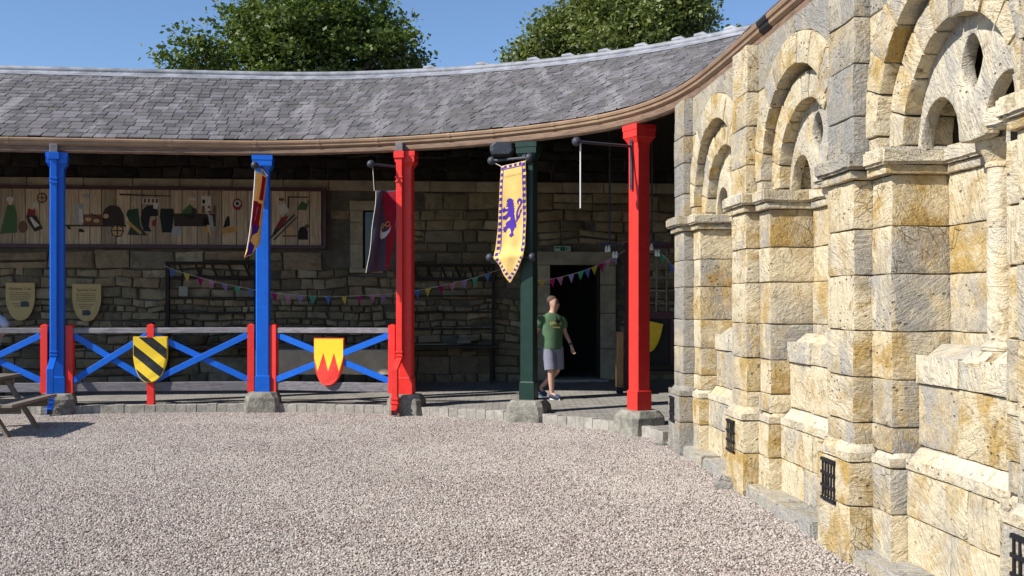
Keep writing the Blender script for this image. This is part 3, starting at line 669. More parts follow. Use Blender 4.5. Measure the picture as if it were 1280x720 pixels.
# ------------------------------------------------------------------ columns, downpipes, railings
CD = .20
def col_frame(px): s = s_at_px(px, CD); p, n_ = pth(s, CD); return s, p, n_, math.atan2(-n_.x, n_.y)
COLS = [(72, 'blue', 'blue timber column behind the picnic table, with a blue downpipe'), (329, 'blue', 'blue timber column without a downpipe, between two painted railings'),
        (508, 'red', 'red timber column with a red downpipe, at the end of the railings'), (661, 'green', 'dark green timber column behind the yellow lion banner'), (799, 'red', 'red timber column standing alone beside the sandstone wall')]
CF = []
def sq(h, z, c=.0):                                     # square ring with chamfered corners
    k = h - c
    return [Vector(v) for v in ((-k,-h,z),(k,-h,z),(h,-k,z),(h,k,z),(k,h,z),(-k,h,z),(-h,k,z),(-h,-k,z))]
ROTX = [.20, .13, .22, .30, .0]
for i, (px, cname, lab) in enumerate(COLS):
    s, p, n_, rz = col_frame(px); rz += ROTX[i]; CF.append((s, p, n_, rz))
    c = empty('column', (p.x, p.y, 0), rz); tag(c, lab, 'column')
    m1 = MB(); m1.loft([sq(.118, .60, .004), sq(.110, .615, .018), sq(.110, 3.93, .018), sq(.110, 4.02, .004)]); m1.build('shaft', M[cname], c, world=False)
    m1 = MB(); m1.loft([sq(.122, .335, .004), sq(.122, .60, .004)]); m1.build('foot', M[cname], c, world=False, bevel=.006)
    m1 = MB(); m1.loft([sq(.112, 4.02, .002), sq(.150, 4.09, .002), sq(.160, 4.10, .002), sq(.160, 4.19, .002), sq(.168, 4.195, .002), sq(.168, 4.272, .002)]); m1.build('capital', M[cname], c, world=False)
    hw = .275 if i != 3 else .29
    m1 = MB(); rings = [sq(hw, -.05, .05), sq(hw + .01, .10, .06), sq(hw, .245, .07), sq(hw - .045, .325, .085), sq(hw - .06, .338, .09)]
    m1.loft(rings); m1.v = [tuple(Vector(v) + noise.noise_vector(Vector(v)*7 + Vector((i*9, 0, 0)))*.014) for v in m1.v]; m1.build('pedestal', M['pedestal'], c, world=False, bevel=.006)
def hemi(mb, z, h, y0, x0, mi=0): mb.box(x0 - h, x0 + h, y0 - h, y0 + h, z, z, mi)
for i, mname, lab in ((0, 'blue', 'blue square downpipe fixed to the front of the leftmost blue column'), (2, 'red', 'red square downpipe fixed to the front of the middle red column')):
    s, p, n_, rz = CF[i]; d = empty('downpipe', (p.x, p.y, 0), rz); tag(d, lab, 'downpipe')
    x0, yb = (-.04 if i == 0 else -.075), -.175; h = .05
    def pr(nm, x_0, x_1, y_0, y_1, z_0, z_1, par=d, mat=None): m1 = MB(); m1.box(x_0, x_1, y_0, y_1, z_0, z_1); return m1.build(nm, M[mat or mname], par, world=False, bevel=.006)
    pr('hopper', x0-.085, x0+.085, yb-.07, yb+.07, 4.15, 4.265); pr('outlet', x0-.06, x0+.06, yb-.055, yb+.055, 4.265, 4.40, mat='rail')
    pr('pipe', x0-h, x0+h, yb-.05, yb+.05, .93, 4.15)
    for z in (3.76, 3.83, .95, 1.01): pr('collar', x0-h-.012, x0+h+.012, yb-.062, yb+.06, z, z+.03)
    m1 = MB(); b0 = [Vector(v) for v in ((x0-h,yb-.05,.94),(x0+h,yb-.05,.94),(x0+h,yb+.05,.94),(x0-h,yb+.05,.94))]; off = Vector((-.035, -.19, -.19))
    m1.loft([b0, [v + off for v in b0]]); m1.build('swan_neck', M[mname], d, world=False, bevel=.005)
    xs, ys = x0-.035, yb-.19
    pr('lower_pipe', xs-h, xs+h, ys-.05, ys+.05, .13, .76); pr('collar', xs-h-.012, xs+h+.014, ys-.062, ys+.06, .27, .31); pr('collar', xs-h-.016, xs+h+.02, ys-.062, ys+.06, .20, .235)
    pr('shoe', xs-h+.008, xs+h-.008, ys-.10, ys+.03, .03, .131, mat=mname); pr('shoe_mouth', xs-h+.016, xs+h-.016, ys-.103, ys-.0995, .035, .11, mat='black')
def railing(pa, pb, posts, lab, label_posts=None):
    pa = Vector(pa); pb = Vector(pb); t_ = (pb - pa).normalized(); L_ = (pb - pa).length
    r_ = empty('railing', ((pa.x+pb.x)/2, (pa.y+pb.y)/2, .14)); tag(r_, lab, 'railing')
    z0, z1 = .355, 1.41; nrm = Vector((t_.y, -t_.x, 0))
    m1 = MB(); m1.bar(pa + Vector((0,0,1.36)), pb + Vector((0,0,1.365)), .08, .09); m1.build('top_rail', M['rail'], r_, bevel=.008)
    m1 = MB(); m1.bar(pa + Vector((0,0,.435)), pb + Vector((0,0,.43)), .07, .15); m1.build('bottom_rail', M['rail'], r_, bevel=.008)
    for u, zb in posts:
        q = pa + t_*u; m1 = MB(); Mx = Matrix.Translation(q) @ Matrix.Rotation(math.atan2(t_.y, t_.x), 4, 'Z')
        m1.box(-.055, .055, -.062, .062, zb, 1.45, M=Mx); k = [Mx @ Vector((a*.055, b*.062, 1.45)) for a, b in ((-1,-1),(1,-1),(1,1),(-1,1))]; m1.add(k + [Mx @ Vector((0, 0, 1.475))], [(0,1,4),(1,2,4),(2,3,4),(3,0,4)]); m1.build('post', M['red'], r_)
    us = [u for u, _ in posts]
    for a, b in zip(us[:-1], us[1:]):
        for k, (za, zb) in enumerate(((.54, 1.285), (1.285, .54))):
            A = pa + t_*(a+.055) + Vector((0,0,za)) + nrm*(.0 if k else .035); B = pa + t_*(b-.055) + Vector((0,0,zb)) + nrm*(.0 if k else .035)
            m1 = MB(); m1.bar(A, B, .035, .10); m1.build('brace', M['blue'], r_, bevel=.004)
    return r_, pa, t_, nrm
def edge(i, side): s, p, n_, rz = CF[i]; t_ = Vector((n_.y, -n_.x, 0)); return p + t_*side
c0, c1, c2 = CF[0][1], CF[1][1], CF[2][1]
dirA = (c1 - c0).normalized(); L01 = (c1 - c0).length
P_l = edge(0, -.14) - dirA*3.35
railing(P_l, edge(0, -.14), [(.06, .14), (1.66, .14), (3.29, .34)], 'blue and red cross-braced railing cut by the left edge behind the picnic table')
rl1 = railing(edge(0, .14), edge(1, -.14), [(.06, .34), ((L01-.28)*.445, .14), (L01-.34, .34)], 'blue and red cross-braced railing holding the black and yellow shield')
e1 = edge(1, .14); e2 = edge(2, -.2); L12 = (e2 - e1).length
rl2 = railing(e1, e2, [(.045, .34), (L12-.05, .34)], 'blue cross-braced railing holding the red and yellow shield')
# heraldic shields
def shield_poly(w_, h, n=14):
    pts = [(-w_/2, h/2), (-w_/2, h*.12)]
    for i in range(1, n): t_ = i/n; pts.append((-w_/2*math.cos(t_*math.pi/2)**.85, h*.12 - (h*.62)*math.sin(t_*math.pi/2)**1.15))
    pts.append((0, -h/2))
    return pts + [(-x, z) for x, z in pts[::-1][1:]]
def shieldmat(name, kind):
    t = NT(name); p = t.obj(); sp = t.n('SeparateXYZ'); t.l(p, sp.inputs[0]); x, z = sp.outputs[0], sp.outputs[2]
    f = t.noise(p, 12, 5)
    if kind == 'bend':
        v = t.math('ADD', t.math('MULTIPLY', x, .82), z); m_ = t.math('GREATER_THAN', t.math('FRACT', t.math('ADD', t.math('MULTIPLY', v, 2.75), .42)), .50)
        c = t.mix(m_, (.012,.012,.012), (.85,.58,.025))
    else:
        zig = t.math('PINGPONG', t.math('ADD', x, .37), .0925); lim = t.math('MULTIPLY_ADD', zig, 3.3, -.155)
        c = t.mix(t.math('GREATER_THAN', z, lim), (.72,.035,.02), (.86,.62,.03))
    c = t.mix(t.ramp(f, .4, .8, 0, .12), c, (.3,.2,.1))
    return t.done(c, .35, t.bump(f, .002), spec=.4)
def shield(name, c, t_, nrm, w_, h, mat, lab, edge_mat, th=.03):
    o = empty(name, c, math.atan2(t_.y, t_.x)); tag(o, lab, 'shield'); P = shield_poly(w_, h)
    crv = lambda x, o_: -o_ + .9*x*x
    m1 = MB(); n = len(P); m1.prism(P, lambda x, z: Vector((x, crv(x, 0), z)), lambda x, z: Vector((x, crv(x, .02), z))); m1.build('face', mat, o, world=False)
    Q = [(x*1.045, z*1.035) for x, z in P]; m1 = MB(); m1.prism(Q, lambda x, z: Vector((x, crv(x, -th), z)), lambda x, z: Vector((x, crv(x, .012), z))); m1.build('backing', M[edge_mat], o, world=False); return o
r0, pa, t_, nrm = rl1; q = pa + t_*((L01-.28)*.445); c = Vector((q.x, q.y, .885)) + nrm*.11
shield('heraldic_shield', c, t_, nrm, .53, .73, shieldmat('black_yellow_bend', 'bend'), 'black and yellow diagonally striped shield on the railing post', 'yellow')
r0, pa, t_, nrm = rl2; q = pa + t_*(L12*.475); c = Vector((q.x, q.y, .845)) + nrm*.09
shield('heraldic_shield', c, t_, nrm, .50, .76, shieldmat('yellow_red_dancetty', 'zig'), 'yellow shield with red flame points on the blue railing', 'red')

# ------------------------------------------------------------------ flag brackets and banners
def plate(par, p, n_, h0, h1, w_=.05):
    t_ = Vector((-n_.y, n_.x, 0)); m1 = MB(); q = p + n_*.008
    m1.bar(q + Vector((0,0,h0)), q + Vector((0,0,h1)), w_, .014, up=n_); m1.build('plate', M['iron'], par); m1 = MB()
    for z in (h0+.06, h1-.06): m1.ball(q + n_*.01 + Vector((0,0,z)), .013, seg=6, rings=4)
    m1.build('bolts', M['iron'], par)
def bracket(lab, base, vec, r_=.02, rb=.062, ph=(-.6, .12)):
    b = empty('flag_bracket', base); tag(b, lab, 'bracket'); vec = Vector(vec); hv = Vector((vec.x, vec.y, 0)).normalized()
    plate(b, Vector((base.x, base.y, 0)), hv, base.z + ph[0], base.z + ph[1])
    m1 = MB(); m1.tube([base, base + vec], r_, 10); m1.build('arm', M['iron'], b, smooth=40)
    m1 = MB(); m1.ball(base + vec, rb, seg=16, rings=10); m1.build('ball', M['iron'], b, smooth=60)
    return b
def facept(i, vec, d=.125): s, p, n_, rz = CF[i]; v = Vector((vec[0], vec[1], 0)).normalized(); return p + v*d
class Cloth:
    """banner surface: (a across 0..1, b down 0..1) -> point"""
    def __init__(s, tl, tr, h, wave, sway): s.tl, s.tr, s.h, s.wave, s.sway = Vector(tl), Vector(tr), h, wave, Vector(sway); d = (s.tr - s.tl); s.w = d.length; d.z = 0; d.normalize(); s.nr = Vector((d.y, -d.x, 0))
    def P(s, a, b, o=0.0):
        p = s.tl.lerp(s.tr, a) + Vector((0, 0, -s.h*b)) + s.sway*(b**1.3)
        return p + s.nr*(o + s.wave(a, b))
    def sheet(s, shape, mat, name, par, na=24, nb=60, o=0.0, th=.004):
        """shape: list of (a, b) polygon filled on the cloth"""
        bm = bmesh.new(); vv = [bm.verts.new((a, b, 0)) for a, b in shape]; bm.faces.new(vv); bm.normal_update()
        bmesh.ops.triangulate(bm, faces=bm.faces[:], ngon_method='EAR_CLIP')
        for ax, cnt in ((0, na), (1, nb)):
            lo = min(q[ax] for q in shape); hi = max(q[ax] for q in shape)
            for i in range(1, cnt):
                x = i/cnt
                if lo < x < hi: bmesh.ops.bisect_plane(bm, geom=bm.verts[:]+bm.edges[:]+bm.faces[:], plane_co=(x if ax == 0 else 0, x if ax == 1 else 0, 0), plane_no=(1,0,0) if ax == 0 else (0,1,0))
        me = bpy.data.meshes.new(name); of = Vector((0, 0, 0)); p_ = par
        while p_ is not None: of += p_.location; p_ = p_.parent
        for v in bm.verts: v.co = s.P(v.co.x, v.co.y, o) - of
        bm.to_mesh(me); bm.free(); me.materials.append(mat); me.polygons.foreach_set('use_smooth', [True]*len(me.polygons))
        ob = bpy.data.objects.new(name, me); COL.objects.link(ob); ob.parent = par
        if th: sm_ = ob.modifiers.new('thick', 'SOLIDIFY'); sm_.thickness = th; sm_.offset = 0
        return ob
def clothmat(name, col, tr=.25):
    t = NT(name); p = t.pos(); f = t.noise(p, 500, 2)
    col_ = t.mix(t.ramp(t.noise(p, 6, 4), .3, .7), sc(col, .92), sc(col, 1.05)); t.done(col_, .75, t.bump(t.noise(p, 18, 4), .006), spec=.2)
    tl = t.n('BsdfTranslucent'); t.l(col_, tl.inputs[0]); mx = t.n('MixShader'); mx.inputs[0].default_value = tr
    t.l(t.b.outputs[0], mx.inputs[1]); t.l(tl.outputs[0], mx.inputs[2]); t.l(mx.outputs[0], t.t.nodes['Material Output'].inputs[0]); return t.m
FY, FP, FR, FW = clothmat('yellow_cloth', (.84,.59,.20)), clothmat('purple_cloth', (.085,.035,.36)), clothmat('crimson_cloth', (.36,.012,.03)), clothmat('white_cloth', (.72,.70,.68))
FD = clothmat('plum_cloth', (.075,.055,.085), .1)
def circ(cx, cy, ra, rb, n=20, a0=0, a1=2*math.pi): return [(cx + ra*math.cos(a0+(a1-a0)*i/n), cy + rb*math.sin(a0+(a1-a0)*i/n)) for i in range(n + (a1-a0 < 6.2))]
# green column: cross bar with two balls above and below, lion banner between
s4, p4, n4, rz4 = CF[3]
A = at(662, 197, p4.y - .21); Bq = at(614.5, 201, p4.y + .17)
br = empty('banner_frame', (p4.x, p4.y - .1, A.z)); tag(br, 'dark iron banner frame with ball ends on the green column', 'bracket')
fv = Vector((-n4.x, -n4.y, 0)); plate(br, Vector((p4.x, p4.y, 0)) + fv*.135, fv, A.z - .5, A.z + .14, .06)
low = [at(665, 321.5, p4.y - .21), at(612.5, 322, p4.y + .17)]
for a, b in ((A, Bq), low):
    m1 = MB(); m1.tube([a, b], .024, 10); m1.build('bar', M['iron'], br, smooth=40)
    for q in (a, b): m1 = MB(); m1.ball(q, .066, seg=16, rings=10); m1.build('ball', M['iron'], br, smooth=60)
tl = at(626.5, 208, p4.y + .05); trp = at(658, 201, p4.y - .21)
H = 1.83
lw = lambda a, b: .016*math.sin(a*9 + b*5)*(.3 + b) + .02*math.sin(b*7 + a*2) + (.05*max(0, (b-.70)/.08) if b < .78 else .05*math.exp(-(b-.78)*14)) * (1)
cl = Cloth(tl, trp, H, lw, at(618, 300, p4.y) - at(624, 300, p4.y))
bn = empty('lion_banner', (p4.x - .2, p4.y - .1, 2.2)); tag(bn, 'yellow hanging banner with purple rampant lion and chequered border', 'banner')
body = [(0,0),(1,0),(1,.1),(1.0,.35),(1.06,.6),(1.14,.79),(.56,1.0),(-.12,.77),(-.14,.72),(-.04,.5),(0,.3),(0,.1)]
cl.sheet(body, FY, 'cloth', bn, 20, 60)
chk = []                                               # border checks, clipped to the sides of the cloth
def side(b, lo): 
    xs = [0,.1,.35,.6,.79] ; r1 = [1,1,1.0,1.06,1.14]; l1 = [0,0,-.01,-.07,-.13]
    return float(np.interp(b, xs, l1 if lo else r1))
for i in range(15):
    b0, b1 = .012 + i*.051, .012 + i*.051 + .027
    for lo in (True, False):
        g_ = (lambda b, k: side(b, True) + .02 + k*.105) if lo else (lambda b, k: side(b, False) - .02 - k*.105)
        cl.sheet([(g_(b0,0),b0),(g_(b0,1),b0),(g_(b1,1),b1),(g_(b1,0),b1)], FP, 'border_check', bn, 1, 60, .006, 0)
for i in range(4): cl.sheet([(.14+i*.2,.004),(.25+i*.2,.004),(.25+i*.2,.026),(.14+i*.2,.026)], FP, 'border_check', bn, 12, 60, .006, 0)
for i in range(6):
    t0, t1 = i/6+.03, i/6 + .11
    for (x0, y0), (x1, y1) in (((-.10,.785),(.55,.985)), ((1.12,.805),(.57,.985))):
        f = lambda t_, k: (x0+(x1-x0)*t_ + (.02 if x0 < .5 else -.02) + k*(.09 if x0 < .5 else -.09), y0+(y1-y0)*t_ - .006 - k*.014)
        cl.sheet([f(t0,0), f(t1,0), f(t1,1), f(t0,1)], FP, 'border_check', bn, 1, 60, .006, 0)
for (pts) in ([(.115,.035),(.135,.035),(.07,.74),(.045,.74)], [(.865,.035),(.885,.035),(.98,.74),(.955,.74)], [(.115,.03),(.885,.03),(.885,.037),(.115,.037)]): cl.sheet(pts, FP, 'border_line', bn, 10, 60, .006, 0)
lion = [(.30,.292),(.36,.284),(.44,.288),(.50,.298),(.55,.315),(.51,.320),(.57,.335),(.53,.342),(.59,.358),(.545,.364),(.60,.382),(.56,.388),(.60,.405),(.565,.412),(.585,.43),(.60,.45),(.63,.475),(.66,.505),(.69,.525),(.655,.522),(.68,.545),(.62,.538),(.60,.555),(.56,.572),(.59,.59),(.60,.608),(.54,.604),(.52,.622),(.49,.606),(.44,.616),(.45,.60),(.38,.602),(.43,.588),(.49,.578),(.46,.556),(.42,.54),(.36,.532),(.30,.536),(.255,.552),(.235,.57),(.20,.556),(.14,.562),(.165,.546),(.10,.538),(.16,.53),(.13,.514),(.19,.518),(.24,.508),(.22,.492),(.27,.478),(.34,.47),(.40,.466),(.42,.45),(.40,.436),(.34,.44),(.27,.452),(.22,.462),(.19,.452),(.13,.458),(.15,.446),(.085,.44),(.14,.432),(.11,.42),(.17,.424),(.23,.418),(.29,.402),(.32,.39),(.26,.386),(.18,.392),(.13,.398),(.14,.384),(.08,.378),(.13,.370),(.10,.356),(.165,.362),(.18,.348),(.22,.366),(.28,.370),(.33,.364),(.30,.352),(.23,.348),(.29,.338),(.24,.326),(.31,.322),(.27,.308)]
cl.sheet(lion, FP, 'lion', bn, 20, 60, .007, 0)
tail = [(.66,.50),(.71,.485),(.73,.46),(.71,.43),(.74,.395),(.81,.365),(.86,.34),(.85,.312),(.79,.30),(.72,.305),(.68,.322),(.70,.345),(.74,.355),(.73,.335),(.76,.32),(.81,.328),(.79,.35),(.71,.38),(.665,.41),(.65,.44),(.67,.465),(.66,.48)]
cl.sheet(tail, FP, 'lion_tail', bn, 20, 60, .007, 0)
tuft = [(.70,.455),(.76,.435),(.80,.40),(.86,.385),(.84,.41),(.80,.43),(.78,.46),(.72,.475)]
cl.sheet(tuft, FP, 'lion_tail', bn, 20, 60, .007, 0)
m1 = MB(); m1.tube([Bq + Vector((.05,-.02,-.04)), cl.P(0, 0)], .006, 5); m1.tube([A, cl.P(1, 0)], .006, 5); m1.build('cord', M['rope'], bn)
# plain arm with a hanging cord on the right-hand red column
s5, p5, n5, rz5 = CF[4]; v5 = -n5
base5 = facept(4, v5, .128); base5.z = at(790, 183, base5.y).z
ball5 = at(720.5, 177, p5.y - .62); br5 = bracket('dark iron flag arm with ball end and hanging white cord on the right red column', base5, ball5 - base5)
m1 = MB(); q = base5.lerp(ball5, .93); m1.tube([q, q + Vector((0, 0, -.88))], .010, 6); m1.build('cord', M['white'], br5)
# middle red column: plum and crimson banner
s3, p3, n3, rz3 = CF[2]
ball3 = at(463.5, 205, p3.y - .52); base3 = Vector((p3.x - .10, p3.y - .10, at(488, 209, p3.y - .1).z)); bracket('dark iron flag arm with ball end on the middle red column', base3, ball3 - base3, ph=(-.45, .12))
a3 = base3.lerp(ball3, .88) + Vector((0,0,-.42)); b3 = base3.lerp(ball3, .12) + Vector((0,0,-.38))
c3 = Cloth(a3, b3, 1.30, lambda a, b: .07*math.sin(a*6.5 + .6)*(1-.3*b) + .012*math.sin(b*11 + a*7), at(461, 335, p3.y) - at(472, 335, p3.y))
b3e = empty('crescent_banner', (a3.x, a3.y, 2.4)); tag(b3e, 'plum and crimson banner with white crescent on the middle red column', 'banner')
c3.sheet([(0,0),(1,0),(1,.97),(.9,1.0),(0,1.0)], FD, 'cloth', b3e, 22, 30)
c3.sheet([(.50,.03),(1,0.005),(1,.96),(.90,.99),(.80,.70),(.78,.46),(.55,.2)], FR, 'crimson_field', b3e, 22, 30, .006, 0)
c3.sheet([(.42+.0,.42),(.44,.50),(.52,.57),(.64,.60),(.76,.58),(.86,.52),(.90,.44),(.82,.495),(.70,.515),(.58,.50),(.49,.46)], FW, 'crescent', b3e, 22, 30, .009, 0)
for cx, cy in ((.58, .435), (.78, .415)): m1 = MB(); m1.tube([c3.P(*q, .012) for q in circ(cx, cy, .07, .03, 12)] , .006, 5); m1.build('ring', FY, b3e)
m1 = MB(); m1.tube([c3.P(.65,.43,.012), c3.P(.71,.42,.012)], .006, 5); m1.build('ring_link', FY, b3e)
m1 = MB(); m1.tube([c3.P(0, b/20, .004) for b in range(21)], .007, 5); m1.build('edge_cord', M['rope'], b3e)
m1 = MB(); m1.tube([ball3.lerp(base3, .06), a3], .006, 5); m1.tube([base3.lerp(ball3, .05), b3], .006, 5); m1.build('cord', M['rope'], b3e)
# blue column: quartered banner seen nearly edge on
s2, p2, n2, rz2 = CF[1]
base2 = facept(1, (0, -1), .125); base2.x += .01; base2.z = at(331, 210, base2.y).z; ball2 = at(318.5, 206.5, p2.y - .68)
bracket('dark iron flag arm with ball end on the blue column beside the mural', base2, ball2 - base2, ph=(-.62, .12))
a2 = base2.lerp(ball2, .95) + Vector((0,0,-.10)); b2 = at(334.5, 220, p2.y - .22)
c2_ = Cloth(a2, b2, 1.38, lambda a, b: .05*math.sin(a*5+b*2)*(.4+b), at(301, 320, p2.y) - at(317, 320, p2.y))
b2e = empty('quartered_banner', (a2.x, a2.y, 2.6)); tag(b2e, 'narrow yellow, red and purple banner seen edge on at the blue column', 'banner')
body2 = [(0,0),(1,0),(1.05,.8),(.8,.95),(.45,1.0),(.1,.95),(0,.86)]
c2_.sheet(body2, FY, 'cloth', b2e, 12, 40)
c2_.sheet([(.0,.34),(.92,.34),(.92,.60),(.0,.60)], FR, 'red_quarter', b2e, 12, 40, .006, 0); c2_.sheet([(.5,.02),(.95,.02),(.95,.3),(.5,.3)], FR, 'red_quarter', b2e, 12, 40, .006, 0)
c2_.sheet([(.35,.40),(.58,.39),(.60,.55),(.40,.56)], FW, 'white_charge', b2e, 12, 40, .009, 0)
c2_.sheet([(.0,.60),(.95,.60),(.9,.68),(.7,.72),(.62,.80),(.5,.70),(.3,.78),(.15,.70)], FP, 'purple_points', b2e, 12, 40, .006, 0)
c2_.sheet([(.05,.86),(.3,.82),(.45,.9),(.62,.78),(.85,.84),(.8,.94),(.45,.985),(.12,.94)], FP, 'purple_points', b2e, 12, 40, .006, 0)
m1 = MB(); m1.tube([c2_.P(0, b/20) for b in range(19)], .008, 5); m1.build('edge_cord', M['white'], b2e)
m1 = MB(); m1.tube([ball2, a2], .006, 5); m1.tube([base2.lerp(ball2, .15), b2], .006, 5); m1.build('cord', M['rope'], b2e)
# floodlight under the eave
c = at(628, 187, p4.y + .1); fl = empty('floodlight', c); tag(fl, 'dark rounded floodlight box under the eave beside the green column', 'light')
m1 = MB(); m1.loft([[Vector((c.x + x*k, c.y + y*kk, c.z + z)) for x, z in ((-.19,-.04),(-.15,-.095),(.13,-.095),(.19,-.03),(.17,.06),(.10,.10),(-.12,.10),(-.19,.05))] for y, k, kk in ((-.16, .8, 1), (-.12, 1, 1), (.12, 1, 1), (.16, .8, 1))]); m1.build('housing', M['iron'], fl, bevel=.01)
m1 = MB(); m1.bar(c + Vector((0,.1,.09)), c + Vector((0,.1,.2)), .05, .05); m1.build('mount', M['iron'], fl)
m1 = MB(); m1.box(c.x-.12, c.x+.10, c.y-.1, c.y+.1, c.z-.102, c.z-.0955); m1.build('lens', M['glass'], fl)

# ------------------------------------------------------------------ things on the back wall and under the roof
def wx(px, o=0.0):                                      # x on the back wall line seen at photo column px
    k = (px - 640)/FPX; return k*(21.73 + o)/(1 - .087*k)
def wz(px, py, o=0.0): Y = WY(wx(px, o)) + o; return CH - (py - HZ)*Y/FPX
def wp(px, py, o=0.0): x = wx(px, o); return Vector((x, WY(x) + o, CH - (py - HZ)*(WY(x) + o)/FPX))
FLZ = .205
# mural
mu = empty('mural', (-7.7, 21.0, 3.5)); tag(mu, 'long painted wooden mural of medieval people at work in a dark red frame', 'mural')
MZ0, MZ1 = 3.0, 4.10; x = -12.0; XE = wx(404, -.1)
def mp(px, py, o=-.118): x_ = wx(px, -.1); return Vector((x_, WY(x_) + o, 4.10 - (py - 239)*(1.10/68.0)))
while x < XE - .05:
    wd = min(random.uniform(.21, .30), XE - x); m1 = MB()
    o_ = random.uniform(-.004, .004); m1.add([WP(a, z, o) for o in (-.11 + o_, -.07) for z in (MZ0, MZ1) for a in (x+.007, x+wd-.007)], [(0,1,3,2),(4,6,7,5),(0,4,5,1),(2,3,7,6),(0,2,6,4),(1,5,7,3)])
    m1.build('plank', M['plank'], mu); x += wd
for z0, z1, x0, x1 in ((MZ1, MZ1+.07, -12.0, XE+.07), (MZ0-.07, MZ0, -12.0, XE+.07), (MZ0, MZ1, XE, XE+.07)):
    m1 = MB(); m1.add([WP(a, z, o) for o in (-.16, -.07) for z in (z0, z1) for a in (x0, x1)], [(0,1,3,2),(4,6,7,5),(0,4,5,1),(2,3,7,6),(0,2,6,4),(1,5,7,3)]); m1.build('frame', M['darkred'], mu)
PC = dict(g=(.05,.10,.035), dg=(.02,.045,.025), r=(.20,.02,.025), d=(.035,.022,.016), b=(.13,.06,.03), w=(.50,.46,.40), s=(.50,.34,.22), t=(.48,.30,.14), gy=(.30,.30,.28), o=(.42,.24,.07), k=(.012,.011,.01))
PM = {k: generic('mural_paint_' + k, v, .7, .15, 8, 0) for k, v in PC.items()}; PK = list(PC)
